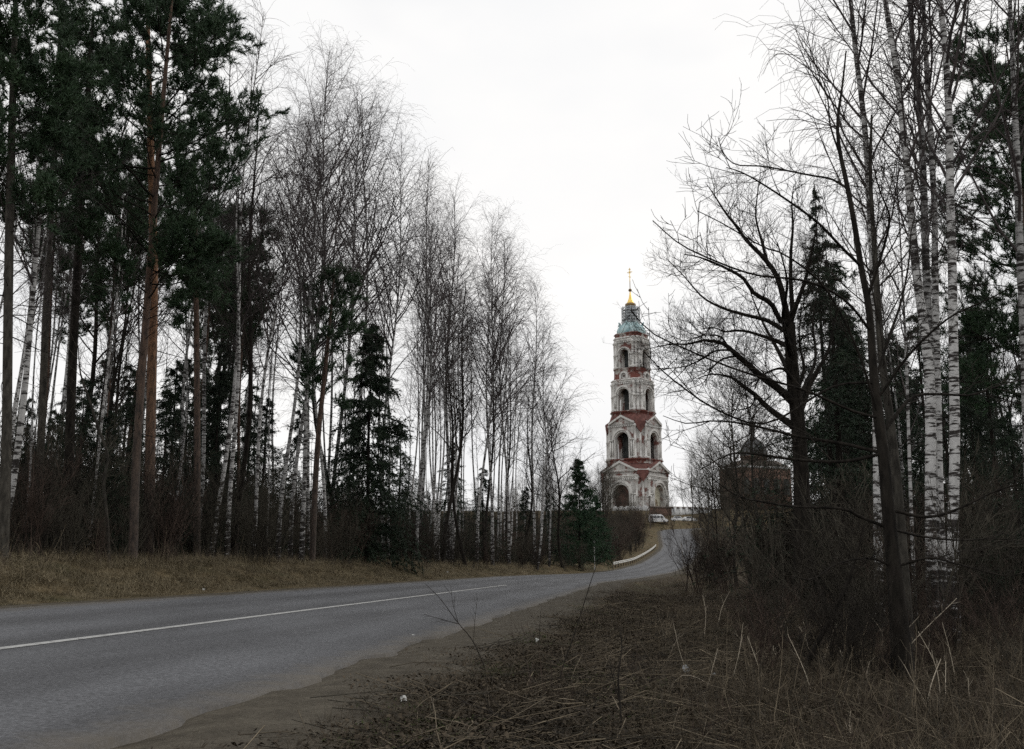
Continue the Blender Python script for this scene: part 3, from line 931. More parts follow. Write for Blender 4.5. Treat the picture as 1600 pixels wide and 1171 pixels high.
def wheel(parent, x, y, r):
    t = part('wheel', MB().lathe([(0, -0.1), (r * .98, -0.1), (r, -0.07), (r, 0.07), (r * .98, 0.1), (0, 0.1)], 18).xf(lambda v: np.stack([v[:, 0] + x, v[:, 2] + y, v[:, 1] + r], 1)), MATS['rubber'], parent)
    part('rim', MB().lathe([(0, -0.12), (r * .62, -0.115), (r * .64, 0.115), (0, 0.12)], 14).xf(lambda v: np.stack([v[:, 0] + x, v[:, 2] + y, v[:, 1] + r], 1)), MATS['rim'], t)

def vehicle(name, label, cat, loc, rz, L, W, lower, upper, glass, wh, wr, group=None):
    """lower/upper: side profiles (x, z); upper leans inwards; glass: list of side-window quads"""
    v = thing(name, label, cat, loc, rz, group)
    b = MB(); b.prism(lower, -W / 2, W / 2)
    part('body', b, MATS['car_white'], v)
    zmin = min(q[1] for q in upper); zmax = max(q[1] for q in upper)
    lean = 0.13 * W
    def li(vv):
        k = (vv[:, 2] - zmin) / (zmax - zmin)
        return np.stack([vv[:, 0], vv[:, 1] * (1 - lean * 2 / W * k), vv[:, 2]], 1)
    c = MB().prism(upper, -W / 2 + 0.03, W / 2 - 0.03).xf(li)
    part('cabin', c, MATS['car_white'], v)
    for g in glass:
        for sgn in (-1, 1):
            y0 = sgn * (W / 2 - 0.03)
            m = MB().prism(g, y0 - 0.012, y0 + 0.012).xf(li)
            part('side_window', m, MATS['car_glass'], v)
    for x in wh:
        for sgn in (-1, 1):
            wheel(v, x, sgn * (W / 2 - 0.09), wr)
    xf = max(q[0] for q in lower); xb = min(q[0] for q in lower)
    for sgn in (-1, 1):
        part('headlight', MB().box((xf - 0.04, sgn * W * 0.36, 0.72), (0.18, W * 0.18, 0.17)), MATS['lamp_glass'], v)
        part('tail_light', MB().box((xb + 0.03, sgn * W * 0.42, 0.85), (0.12, W * 0.12, 0.28)), MATS['lamp_red'], v)
        part('mirror', MB().box((xf * 0.42, sgn * (W / 2 + 0.1), 1.15), (0.12, 0.2, 0.18)), MATS['rubber'], v)
    part('bumper', MB().box((xf - 0.02, 0, 0.42), (0.2, W * 0.96, 0.22)), MATS['rubber'], v)
    return v, li

def car(label, px, Y, rz):
    p = at(px, 815, Y); p = on_ground(p[0], p[1])
    low = [(-2.15, 0.3), (2.15, 0.3), (2.2, 0.55), (2.1, 0.78), (1.0, 0.93), (-1.7, 0.98), (-2.15, 0.9), (-2.2, 0.6)]
    up = [(-1.75, 0.95), (1.05, 0.91), (0.35, 1.40), (-0.1, 1.46), (-0.9, 1.44), (-1.3, 1.34)]
    gl = [[(-1.45, 0.99), (-0.45, 0.98), (-0.45, 1.37), (-0.85, 1.38), (-1.15, 1.31)], [(-0.37, 0.98), (0.78, 0.96), (0.28, 1.34), (-0.1, 1.39), (-0.37, 1.38)]]
    v, li = vehicle('parked_car', label, 'car', p, rz, 4.3, 1.72, low, up, gl, (-1.3, 1.35), 0.31, 'cars parked below the bell tower')
    part('windscreen', MB().add([[1.0, -0.68, 0.97], [1.0, 0.68, 0.97], [0.43, 0.58, 1.36], [0.43, -0.58, 1.36]], [(0, 1, 2, 3)]).xf(lambda q: q + np.array([0.035, 0, 0.02])), MATS['car_glass'], v)
    return v
vp = at(1029, 817, 262); vp = on_ground(vp[0], vp[1])
low = [(-2.45, 0.32), (2.45, 0.32), (2.5, 0.6), (2.42, 0.95), (1.85, 1.18), (-2.45, 1.2)]
up = [(-2.45, 1.18), (1.88, 1.16), (1.15, 2.05), (0.8, 2.28), (-2.3, 2.32), (-2.45, 2.2)]
gl = [[(-2.2, 1.28), (-1.35, 1.28), (-1.35, 1.85), (-2.2, 1.85)], [(-1.25, 1.28), (-0.35, 1.28), (-0.35, 1.85), (-1.25, 1.85)], [(-0.25, 1.28), (0.45, 1.28), (0.45, 1.85), (-0.25, 1.85)], [(0.6, 1.28), (1.55, 1.25), (1.1, 1.85), (0.6, 1.88)]]
van, _ = vehicle('delivery_van', 'white minibus van with dark side windows parked in front of brown brick wall', 'van', vp, R(-14), 5.0, 2.0, low, up, gl, (-1.6, 1.6), 0.34)
part('windscreen', MB().add([[1.86, -0.8, 1.24], [1.86, 0.8, 1.24], [1.2, 0.68, 2.02], [1.2, -0.68, 2.02]], [(0, 1, 2, 3)]).xf(lambda q: q + np.array([0.04, 0, 0.02])), MATS['car_glass'], van)
car('white hatchback car parked beside the bare roadside tree on the hill', 1061, 270, R(-10))
car('white car half hidden by branches, parked beyond the white hatchback', 1077, 273, R(18))

# pole with a slanting strut in front of the tower
pp = at(1016, 822, 250); pp = on_ground(pp[0], pp[1])
pole = thing('utility_pole', 'dark wooden utility pole with a slanting strut in front of the bell tower', 'utility pole', pp)
zt_ = at(1016, 775, 250)[2] - pp[2]
part('post', MB().tubes(np.array([[0, 0, -0.3], [0, 0, zt_]]), np.array([0.17, 0.12]), 8, cap=True), MATS['wood_pole'], pole)
sx = (1003 - 1016) * mpp(1010, 812, 250)
part('strut', MB().tubes(np.array([[sx * 1.25, -0.8, gz(pp[0] + sx * 1.25, pp[1] - 0.8) - pp[2] - 0.2], [0, 0, zt_ * 0.72]]), np.array([0.13, 0.11]), 8), MATS['wood_pole'], pole)
part('crossarm', MB().box((0, 0, zt_ - 0.35), (1.3, 0.12, 0.12)), MATS['wood_pole'], pole)
for q in (-0.5, 0, 0.5):
    part('insulator', MB().lathe([(0.0, zt_ - 0.28), (0.06, zt_ - 0.28), (0.08, zt_ - 0.18), (0.04, zt_ - 0.1), (0, zt_ - 0.08)], 8, (q, 0, 0)), MATS['white_paint'], pole)

# ------------------------------------------------------------------ guard rail, roadside post
s0, s1_ = s_at_px(958, A + 1.1), s_at_px(1026, A + 1.0)
rs = np.arange(s0, min(s1_, s0 + 200), 1.0)
gp = road_pt(rs, np.full(len(rs), A + 1.15))
gp[:, 2] = ground(gp[:, 0], gp[:, 1])[0]
o0 = gp[0].copy()
rail = thing('guard_rail', 'pale steel guard rail curving along the outside of the road bend', 'guard rail', o0)
prof = np.array([[0.0, 0.45], [0.05, 0.50], [0.05, 0.56], [0.0, 0.61], [0.0, 0.65], [0.05, 0.70], [0.05, 0.76], [0.0, 0.81]])
nn = np.stack([np.interp(rs, RS, RN[:, 0]), np.interp(rs, RS, RN[:, 1])], 1)
V = np.zeros((len(rs), 8, 3))
for q in range(8):
    V[:, q, 0] = gp[:, 0] - o0[0] - nn[:, 0] * (prof[q, 0] + 0.08)
    V[:, q, 1] = gp[:, 1] - o0[1] - nn[:, 1] * (prof[q, 0] + 0.08)
    V[:, q, 2] = gp[:, 2] - o0[2] + prof[q, 1]
i = np.arange(len(rs) * 8).reshape(len(rs), 8)
m = MB().add(V, np.stack([i[:-1, :-1], i[1:, :-1], i[1:, 1:], i[:-1, 1:]], -1).reshape(-1, 4))
part('rail', m, MATS['metal_rail'], rail)
for q in range(0, len(rs), 3):
    b = gp[q] - o0
    part('post', MB().box((b[0], b[1], b[2] + 0.22), (0.11, 0.11, 1.0), rz=math.atan2(nn[q, 1], nn[q, 0])), MATS['wood_pole'], rail)

sp = road_pt(s_at_px(929, A + 1.6), A + 1.6); sp = on_ground(sp[0], sp[1])
post = thing('roadside_post', 'slim white post with a small pale cap on the grass verge', 'post', sp)
hp = at(929, 847, sp[1])[2] - sp[2]
part('pole', MB().tubes(np.array([[0, 0, -0.2], [0, 0, hp]]), np.full(2, 0.05), 8, cap=True), MATS['white_paint'], post)
part('cap', MB().box((0, 0, hp + 0.07), (0.17, 0.17, 0.22), taper=0.8), MATS['white_paint'], post)

# ================================================================== growing trees
def nrm(v):
    return v / (np.linalg.norm(v, axis=-1, keepdims=True) + 1e-9)

def spawn(P, Rr, rg, c, t0, t1, length, ang, npts, lift=0.0, wander=0.12, rscale=0.011, rmin=0.004, taper=0.3, even=False, az=None, lvar=0.35, shape=None, droop=0.0):
    """c children on each of the parents P (m,n,3); returns polylines, radii and positions along parent"""
    m, n, _ = P.shape
    if even:
        t = np.linspace(t0, t1, c)[None, :].repeat(m, 0) + rg.uniform(-0.5, 0.5, (m, c)) * (t1 - t0) / max(c, 1)
    else:
        t = rg.uniform(t0, t1, (m, c))
    t = np.clip(t, 0.001, 0.999)
    f = t * (n - 1); i = np.floor(f).astype(int); w = (f - i)[..., None]
    mi = np.arange(m)[:, None]
    pos = P[mi, i] * (1 - w) + P[mi, i + 1] * w
    rad = Rr[mi, i] * (1 - w[..., 0]) + Rr[mi, i + 1] * w[..., 0]
    tan = nrm(P[mi, i + 1] - P[mi, i])
    ref = np.where(np.abs(tan[..., 2:3]) > 0.9, np.array([1.0, 0, 0]), np.array([0, 0, 1.0]))
    u = nrm(np.cross(tan, ref)); v = np.cross(tan, u)
    phi = rg.uniform(0, 2 * math.pi, (m, c)) if az is None else az(m, c)
    th = np.radians(ang[0] + (ang[1] - ang[0]) * rg.random((m, c)))
    d = np.cos(th)[..., None] * tan + np.sin(th)[..., None] * (np.cos(phi)[..., None] * u + np.sin(phi)[..., None] * v)
    L = (length if np.isscalar(length) else np.asarray(length)[:, None]) * (1 + rg.uniform(-lvar, lvar, (m, c)))
    if shape is not None:
        L = L * shape(t)
    k = m * c
    pos, rad, d, L, t = pos.reshape(k, 3), rad.reshape(k), d.reshape(k, 3), L.reshape(k), t.reshape(k)
    Q = np.empty((k, npts, 3)); Q[:, 0] = pos
    st = (L / (npts - 1))[:, None]
    for q in range(1, npts):
        fr = q / (npts - 1)
        d = d + rg.normal(0, wander, (k, 3))
        d[:, 2] += lift * (1.0 / (npts - 1)) * 2 - droop * fr * 2 / (npts - 1)
        d = nrm(d)
        Q[:, q] = Q[:, q - 1] + d * st
    r0 = np.maximum(np.minimum(rad * 0.75, rscale * L), rmin)
    RR = r0[:, None] * np.linspace(1, taper, npts)[None, :]
    return Q, np.maximum(RR, rmin * 0.6), t

def trunk_line(rg, H, lean=0.03, wig=0.02, n=10, r0=0.14, top=0.12):
    z = np.linspace(0, 1, n)
    ph = rg.uniform(0, 6.28, 4); a = rg.uniform(0, 6.28)
    x = H * (lean * math.cos(a) * z + wig * (np.sin(z * 4 + ph[0]) - math.sin(ph[0])) * 0.6 + wig * 0.4 * (np.sin(z * 9 + ph[1]) - math.sin(ph[1])))
    y = H * (lean * math.sin(a) * z + wig * (np.sin(z * 4 + ph[2]) - math.sin(ph[2])) * 0.6 + wig * 0.4 * (np.sin(z * 9 + ph[3]) - math.sin(ph[3])))
    P = np.stack([x, y, H * z], 1)
    Rr = r0 * (1 - z * (1 - top)) ** 0.9
    Rr[0] *= 1.28
    P[0, 2] = -0.25
    return P, Rr

def dense(P, Rr, n):
    """resample a polyline smoothly to n points"""
    C = catmull(np.column_stack([P, Rr]), 8)
    d = np.concatenate([[0], np.cumsum(np.linalg.norm(np.diff(C[:, :3], axis=0), axis=1))])
    t = np.linspace(0, d[-1], n)
    O = np.stack([np.interp(t, d, C[:, q]) for q in range(4)], 1)
    return O[:, :3], O[:, 3]

def needles(mb, P, D, rg, k=26, ln=0.16, wd=0.011, spread=0.9, back=0.18, m=0):
    """tufts of needles at points P pointing along D"""
    n = len(P)
    base = P[:, None, :] - D[:, None, :] * (rg.random((n, k, 1)) * back)
    dirn = nrm(D[:, None, :] + rg.normal(0, spread, (n, k, 3)))
    tip = base + dirn * (ln * rg.uniform(0.6, 1.25, (n, k, 1)))
    side = nrm(np.cross(dirn, rg.normal(0, 1, (n, k, 3)))) * wd
    V = np.stack([base - side, base + side, tip], 2).reshape(-1, 3)
    mb.add(V, np.arange(len(V)).reshape(-1, 3), m)

def birch_crown(mb, P, Rr, rg, H, c1=46, c2=9, c3=5, start=0.34, lmax=0.20, ang=(28, 48), lift=0.25, fine=1.0, width=1.0, c4=0):
    P1, R1, t = spawn(P[None], Rr[None], rg, c1, start, 0.985, H * lmax * width, ang, 7, lift, 0.07, 0.0085, 0.009, 0.28, True, lvar=0.25,
                      shape=lambda t: (0.25 + 1.0 * np.clip((t - start) / 0.14, 0, 1)) * (1.08 - t) ** 0.75 * 1.35)
    mb.tubes(P1, R1, 5)
    L1 = np.linalg.norm(P1[:, -1] - P1[:, 0], axis=1)
    P2, R2, _ = spawn(P1, R1, rg, c2, 0.12, 1.0, 0.42 * L1 + 0.25, (22, 55), 5, 0.10, 0.10, 0.008, 0.0055 * fine, 0.45, droop=0.35)
    mb.tubes(P2, R2, 3)
    L2 = np.linalg.norm(P2[:, -1] - P2[:, 0], axis=1)
    P3, R3, _ = spawn(P2, R2, rg, c3, 0.15, 1.0, 0.45 * L2 + 0.22, (20, 65), 4, 0.0, 0.15, 0.007, 0.0042 * fine, 0.6, droop=0.9)
    mb.tubes(P3, R3, 3)
    # twig tip at the leader
    P4, R4, _ = spawn(P[None], Rr[None], rg, 40, 0.86, 1.0, H * 0.05, (15, 60), 5, 0.1, 0.12, 0.006, 0.0045 * fine, 0.5, droop=0.7)
    mb.tubes(P4, R4, 3)

def make_birch(seed, H=24.0, r0=0.125, start=0.36, twig='twig_birch', bark='bark_birch', **kw):
    rg = np.random.default_rng(seed)
    P, Rr = trunk_line(rg, H, 0.02, 0.014, 12, r0, 0.08)
    Pd, Rd = dense(P, Rr, 22)
    tk = MB().tubes(Pd, Rd, 8)
    cr = MB(); birch_crown(cr, Pd, Rd, rg, H, start=start, **kw)
    return tk.mesh('trunk', MATS[bark], True), cr.mesh('crown', MATS[twig]), H

def make_bare(seed, H=14.0, r0=0.11, start=0.22, twig='twig_grey', bark='bark_grey', c1=30, lmax=0.34, ang=(35, 65), lift=0.35, c2=9, c3=6):
    """generic bare broadleaf (alder, aspen, willow)"""
    rg = np.random.default_rng(seed)
    P, Rr = trunk_line(rg, H, 0.06, 0.03, 10, r0, 0.12)
    Pd, Rd = dense(P, Rr, 18)
    tk = MB().tubes(Pd, Rd, 8)
    cr = MB()
    P1, R1, _ = spawn(Pd[None], Rd[None], rg, c1, start, 0.97, H * lmax, ang, 8, lift, 0.13, 0.010, 0.010, 0.25, True, shape=lambda t: 1.15 - t * 0.75)
    cr.tubes(P1, R1, 5)
    L1 = np.linalg.norm(P1[:, -1] - P1[:, 0], axis=1)
    P2, R2, _ = spawn(P1, R1, rg, c2, 0.15, 1.0, 0.38 * L1 + 0.2, (28, 60), 5, 0.2, 0.16, 0.009, 0.006, 0.4)
    cr.tubes(P2, R2, 3)
    L2 = np.linalg.norm(P2[:, -1] - P2[:, 0], axis=1)
    P3, R3, _ = spawn(P2, R2, rg, c3, 0.15, 1.0, 0.45 * L2 + 0.12, (25, 65), 4, 0.1, 0.18, 0.008, 0.0048, 0.6)
    cr.tubes(P3, R3, 3)
    return tk.mesh('trunk', MATS[bark], True), cr.mesh('crown', MATS[twig]), H

def pine_crown(cr, nd, P, Rr, rg, H, start, lmax, c1=44, c2=9, tuft=6, k=27, ln=0.18, shape=None):
    P1, R1, t = spawn(P[None], Rr[None], rg, c1, start, 0.99, H * lmax, (62, 96), 8, 0.22, 0.10, 0.010, 0.012, 0.3, True, lvar=0.3,
                      shape=shape or (lambda t: (0.55 + 0.45 * np.clip((t - start) / 0.2, 0, 1)) * np.clip(1.12 - t, 0.1, 1) ** 0.55 * 1.15))
    cr.tubes(P1, R1, 5)
    L1 = np.linalg.norm(P1[:, -1] - P1[:, 0], axis=1)
    P2, R2, _ = spawn(P1, R1, rg, c2, 0.30, 1.0, 0.30 * L1 + 0.30, (25, 65), 5, 0.25, 0.14, 0.009, 0.007, 0.5)
    cr.tubes(P2, R2, 3)
    P3, R3, _ = spawn(P2, R2, rg, tuft, 0.25, 1.0, 0.30, (15, 60), 3, 0.3, 0.15, 0.010, 0.005, 0.6)
    cr.tubes(P3, R3, 3)
    needles(nd, P3[:, -1], nrm(P3[:, -1] - P3[:, 0]), rg, k, ln, 0.012, 0.75, 0.24)
    needles(nd, P2[:, -1], nrm(P2[:, -1] - P2[:, -2]), rg, k, ln, 0.012, 0.75, 0.24)

def make_pine(seed, H=22.0, r0=0.17, start=0.55, lmax=0.16, **kw):
    rg = np.random.default_rng(seed)
    P, Rr = trunk_line(rg, H, 0.02, 0.008, 12, r0, 0.10)
    Pd, Rd = dense(P, Rr, 20)
    tk = MB().tubes(Pd, Rd, 9)
    cr, nd = MB(), MB()
    pine_crown(cr, nd, Pd, Rd, rg, H, start, lmax, **kw)
    # dead snags below the crown
    P1, R1, _ = spawn(Pd[None], Rd[None], rg, 12, start * 0.45, start, 1.3, (70, 100), 4, -0.1, 0.15, 0.010, 0.008, 0.3)
    cr.tubes(P1, R1, 4)
    return tk.mesh('trunk', MATS['bark_pine'], True), cr.mesh('branches', MATS['bark_dark']), nd.mesh('needles', MATS['needle_pine']), H

def make_spruce(seed, H=12.0, r0=0.13, base=0.06, lmax=0.20, c1=95, c2=9, c3=4, mat='needle_spruce', k=7, droop=0.5, wd=0.014):
    rg = np.random.default_rng(seed)
    P, Rr = trunk_line(rg, H, 0.01, 0.004, 10, r0, 0.06)
    Pd, Rd = dense(P, Rr, 16)
    tk = MB().tubes(Pd, Rd, 7)
    cr, nd = MB(), MB()
    P1, R1, t = spawn(Pd[None], Rd[None], rg, c1, base, 0.985, H * lmax, (78, 108), 6, 0.05, 0.07, 0.009, 0.008, 0.3, True, lvar=0.28, shape=lambda t: (1.06 - t) ** 0.85 * (0.75 + 0.25 * np.clip((t - base) / 0.12, 0, 1)), droop=droop)
    cr.tubes(P1, R1, 4)
    L1 = np.linalg.norm(P1[:, -1] - P1[:, 0], axis=1)
    P2, R2, _ = spawn(P1, R1, rg, c2, 0.18, 1.0, 0.30 * L1 + 0.12, (35, 70), 4, -0.1, 0.10, 0.008, 0.005, 0.5, droop=droop)
    cr.tubes(P2, R2, 3)
    for j in range(4):
        needles(nd, P2[:, j], nrm(P2[:, min(j + 1, 3)] - P2[:, max(j - 1, 0)]), rg, k, 0.13, wd, 0.85, 0.2)
    P3, R3, _ = spawn(P1, R1, rg, c3, 0.1, 0.95, 0.16 * L1 + 0.1, (60, 110), 3, -0.5, 0.1, 0.008, 0.005, 0.5, droop=1.2)
    needles(nd, P3.reshape(-1, 3), nrm(np.gradient(P3, axis=1)).reshape(-1, 3), rg, k, 0.13, wd, 0.8, 0.2)
    needles(nd, Pd[-1:], np.array([[0, 0, 1.0]]), rg, 30, 0.14, wd, 0.5, 0.4)
    return tk.mesh('trunk', MATS['bark_dark'], True), cr.mesh('branches', MATS['bark_dark']), nd.mesh('needles', MATS[mat]), H

def make_shrub(seed, H=3.0, stems=14, spread=(6, 34), c2=7, c3=5, twig='twig_grey', r=0.016):
    rg = np.random.default_rng(seed)
    k = stems
    base = np.column_stack([rg.normal(0, 0.22 * H / 3, k), rg.normal(0, 0.22 * H / 3, k), np.full(k, -0.1)])
    th = np.radians(rg.uniform(*spread, k)); ph = rg.uniform(0, 6.28, k)
    d = np.column_stack([np.sin(th) * np.cos(ph), np.sin(th) * np.sin(ph), np.cos(th)])
    n = 7
    P = np.empty((k, n, 3)); P[:, 0] = base
    L = H * rg.uniform(0.6, 1.08, k)
    for q in range(1, n):
        d = nrm(d + rg.normal(0, 0.09, (k, 3)) + np.array([0, 0, 0.05]))
        P[:, q] = P[:, q - 1] + d * (L / (n - 1))[:, None]
    Rr = (r * L / H)[:, None] * np.linspace(1, 0.3, n)[None]
    m = MB().tubes(P, Rr, 4)
    P2, R2, _ = spawn(P, Rr, rg, c2, 0.22, 1.0, 0.26 * L, (18, 50), 5, 0.25, 0.12, 0.008, 0.0055, 0.45)
    m.tubes(P2, R2, 3)
    tw = MB()
    P3, R3, _ = spawn(P2, R2, rg, c3, 0.15, 1.0, 0.10 * H, (20, 60), 3, 0.1, 0.15, 0.008, 0.0045, 0.6)
    tw.tubes(P3, R3, 3)
    return m.mesh('stems', MATS[twig]), tw.mesh('twigs', MATS[twig]), H

def place(parts, name, label, cat, loc, h, rz=0.0, group=None, names=None, lean=(0, 0), wide=1.0):
    meshes, H = parts[:-1], parts[-1]
    s = h / H
    t = thing(name, label, cat, loc, rz, group, (s * wide, s * wide, s))
    t.rotation_euler = (lean[0], lean[1], rz)
    for me in meshes:
        o = link(me.name.split('.')[0], me, t)
        if o.name.split('.')[0] in ('twigs', 'needles'):
            o['kind'] = 'stuff'
    return t

birches = [make_birch(100 + q, 24.0, 0.105 + 0.012 * (q % 3), (0.30, 0.38, 0.42, 0.34, 0.48, 0.40)[q], width=(1.0, 1.1, 0.85, 1.05, 0.8, 0.95)[q], c1=(42, 44, 36, 42, 34, 38)[q], c2=8, c3=4, fine=0.85) for q in range(6)]
back_birches = [make_birch(120 + q, 24.0, 0.10, (0.45, 0.5, 0.42, 0.48)[q], width=0.85, c1=19, c2=6, c3=3, fine=0.85) for q in range(4)]
thin_birches = [make_birch(140 + q, 20.0, 0.06, 0.5, c1=18, c2=5, c3=3, lmax=0.12, fine=0.85) for q in range(3)]
bare_trees = [make_bare(200 + q, 14.0, 0.10 + 0.02 * q, (0.2, 0.3, 0.25)[q], twig=('twig_grey', 'twig_dark', 'twig_grey')[q], bark=('bark_grey', 'bark_dark', 'bark_grey')[q]) for q in range(3)]
tall_bare = [make_bare(220 + q, 22.0, 0.14, 0.38, twig='twig_dark', bark='bark_dark', c1=26, lmax=0.22, ang=(25, 50), c2=6, c3=4) for q in range(2)]
pines = [make_pine(300 + q, 22.0, (0.16, 0.13, 0.18)[q], (0.52, 0.62, 0.45)[q], (0.15, 0.12, 0.16)[q]) for q in range(3)]
spruces = [make_spruce(400 + q, 12.0, 0.13, (0.05, 0.10, 0.03)[q], (0.22, 0.19, 0.25)[q], c1=(105, 110, 100)[q], c2=10) for q in range(3)]
lone_spruce = make_spruce(450, 13.0, 0.14, 0.04, 0.25, c1=140, c2=14, c3=6, k=13, wd=0.019)
tall_spruce = make_spruce(440, 20.0, 0.17, 0.08, 0.135, c1=120, c2=9, c3=3, k=6, wd=0.012)
young = make_spruce(430, 11.0, 0.11, 0.06, 0.27, c1=120, c2=12, c3=6, k=11, mat='needle_young', droop=0.12, wd=0.02)
shrubs = [make_shrub(500 + q, 3.0, (16, 12, 20, 14, 18)[q], ((6, 34), (4, 24), (8, 40), (5, 28), (8, 36))[q], twig=('twig_grey', 'twig_dark', 'twig_grey', 'twig_red', 'twig_dark')[q]) for q in range(5)]

# ================================================================== the wood across the road (left)
def left_at(px, u):
    """stands u metres left of the road centre, seen at photo column px at eye level"""
    s = s_at_px(px, u)
    p = road_pt(s, u)
    return on_ground(p[0], p[1])

def height_for(p, ytop):
    px, _ = proj((p[0], p[1], CAM[2]))
    return float(at(px, ytop, p[1])[2] - p[2])

SIL = np.array([(-200, -200), (330, -60), (400, 110), (430, 105), (475, 64), (520, 140), (560, 175), (600, 225), (625, 275), (665, 256), (720, 308), (760, 336), (790, 395), (812, 386), (850, 435), (875, 520), (890, 585), (915, 690), (940, 735), (960, 760)])
def sil(px):
    return float(np.interp(px, SIL[:, 0], SIL[:, 1]))

def line_u(px):
    """how far back from the road the edge of the wood stands"""
    return float(np.interp(px, (0, 300, 600, 760, 860, 940), (9.2, 8.8, 8.4, 7.6, 6.6, 6.2)))

G_LB = 'birches in the wood across the road'
# silhouette birches, each with the top where the photograph has it
tops = [(452, 478, 64, 1.5), (512, 530, 142, 3), (560, 560, 178, 4), (598, 604, 228, 2.0), (652, 665, 254, 1.5), (700, 712, 305, 3), (745, 760, 335, 2), (795, 812, 385, 1.5), (835, 850, 438, 2), (858, 872, 515, 1.0)]
lab = ['tallest white birch rising at the end of the pines across the road',
       'tall birch with forked upper limbs standing right beside the tallest birch',
       'slim birch behind the dark spruce across the road', 'birch with drooping twig ends just right of the dark spruce',
       'tall straight birch with a narrow pointed crown mid-way along the wood', 'birch with dense purple-grey twigs behind the narrow crowned birch',
       'upright birch with fine twigs standing near the thick forked trunk', 'last tall birch of the wood, its tip standing free against the sky',
       'birch with a rounded crown where the wood falls away towards the tower', 'low birch at the far end of the wood above the green pine']
for q, (xb, xt, yt, du) in enumerate(tops):
    p = left_at(xb, line_u(xb) + du)
    h = height_for(p, yt)
    ln = math.atan((xt - xb) * mpp(xb, yt, p[1]) / h) * 0.4
    place(birches[q % 6], 'birch_tree', lab[q], 'birch', p, h, rng.uniform(0, 6.28), G_LB, lean=(0, ln), wide=0.95)

# white trunks that stand out at the front of the wood
fr = [(352, 0.4, 200, 'white birch with a straight clean trunk next to the slim red pine'), (392, 1.0, 150, 'leaning white birch whose trunk tilts right as it rises'),
      (432, 0.8, 190, 'white birch with bold black marks among the leaning birches'), (470, 0.3, 170, 'white birch with a slight bow in its trunk beside the pine with bare lower trunk'),
      (505, 1.2, 240, 'bright white birch trunk left of the dark spruce'), (651, 0.7, 330, 'white twin-stemmed birch near the middle of the wood'), (770, 0.4, 420, 'thin leaning white birch before the dark alders')]
for q, (px, du, yt, lb) in enumerate(fr):
    p = left_at(px, line_u(px) + du)
    place(birches[(q + 2) % 6], 'birch_tree', lb, 'birch', p, height_for(p, yt), rng.uniform(0, 6.28), G_LB, lean=(rng.uniform(-.02, .02), (0.0, 0.06, 0.0, -0.02, 0.01, 0.0, 0.06)[q]))
# crooked pale young birch leaning out near the far end
p = left_at(842, 6.4)
cb = thing('birch_tree', 'thin crooked bright white birch leaning out at the far end of the wood', 'birch', p, 0, G_LB)
P = np.array([at(x, y, p[1]) for x, y in ((839, 872), (845, 850), (848, 800), (851, 740), (856, 690), (866, 640))]) - p
P[0, 2] = -0.2
Pd, Rd = dense(P, np.array([0.13, 0.11, 0.10, 0.085, 0.06, 0.03]), 16)
part('trunk', MB().tubes(Pd, Rd, 7), MATS['bark_birch'], cb, True)
m = MB(); birch_crown(m, Pd, Rd, np.random.default_rng(3), 11, c1=26, c2=6, c3=4, start=0.45)
part('crown', m, MATS['twig_birch'], cb)

# alders and thick dark trunks among them
for px, du, yt, k, lb in ((727, 0.2, 500, 0, 'thick dark forked trunk standing before the birches at mid wood'), (690, 1.0, 430, 1, 'dark straight trunk behind the thick forked trunk'),
                          (880, 0.6, 640, 0, 'dark leaning alder beside the green roadside pine'), (815, 1.2, 600, 1, 'bushy dark alder between the last birches'), (758, 1.4, 520, 1, 'dark alder with wide ascending limbs')):
    p = left_at(px, line_u(px) + du)
    place(tall_bare[k] if yt < 620 else bare_trees[1], 'alder_tree', lb, 'alder', p, height_for(p, yt), rng.uniform(0, 6.28), 'dark alders in the wood across the road', wide=1.15)

ZONES = [(45, 'behind the dark end pine'), (160, 'behind the crooked grey sapling'), (285, 'behind the foremost pine'), (380, 'behind the slim red pine and straight white birch'), (490, 'behind the leaning white birches'),
         (620, 'behind the lone dark spruce'), (715, 'behind the twin-stemmed birch'), (790, 'behind the thick forked trunk'), (2000, 'behind the crooked white birch at the far end')]
def zone(p):
    qx, _ = proj((p[0], p[1], 1.1))
    return next(t for x, t in ZONES if qx < x)
# pines at the left end
def hero_pine(label, pix, Y, radii, start, lmax, seed, c1=46, c2=10, tuft=6, group='pines across the road', bark='bark_pine'):
    b = at(*pix[0], Y); b = on_ground(b[0], b[1])
    t = thing('pine_tree', label, 'pine', b, 0, group)
    P = np.array([at(x, y, Y) for x, y in pix]) - b
    P[0] = (0, 0, -0.3)
    Pd, Rd = dense(P, np.array(radii), 24)
    rg = np.random.default_rng(seed)
    part('trunk', MB().tubes(Pd, Rd, 10), MATS[bark], t, True)
    cr, nd = MB(), MB()
    pine_crown(cr, nd, Pd, Rd, rg, P[-1, 2], start, lmax, c1=c1, c2=c2, tuft=tuft)
    P1, R1, _ = spawn(Pd[None], Rd[None], rg, 14, start * 0.5, start, 1.5, (70, 100), 5, -0.1, 0.15, 0.010, 0.008, 0.3)
    cr.tubes(P1, R1, 4)
    part('branches', cr, MATS['bark_dark'], t)
    part('needles', nd, MATS['needle_pine'], t)
    return t
hero_pine('tall pine with a slim rusty trunk standing foremost at the edge of the wood', [(208, 878), (214, 700), (228, 500), (243, 300), (258, 120), (272, -40)], 29.5, [0.15, 0.125, 0.115, 0.095, 0.07, 0.035], 0.40, 0.20, 31, c1=54, c2=12, tuft=8)
hero_pine('stout pine with a glowing orange trunk right behind the foremost pine', [(232, 872), (236, 640), (240, 420), (236, 250), (232, 90), (230, -30)], 33.5, [0.21, 0.175, 0.16, 0.13, 0.10, 0.05], 0.58, 0.14, 32, c1=26, bark='bark_pine_orange')
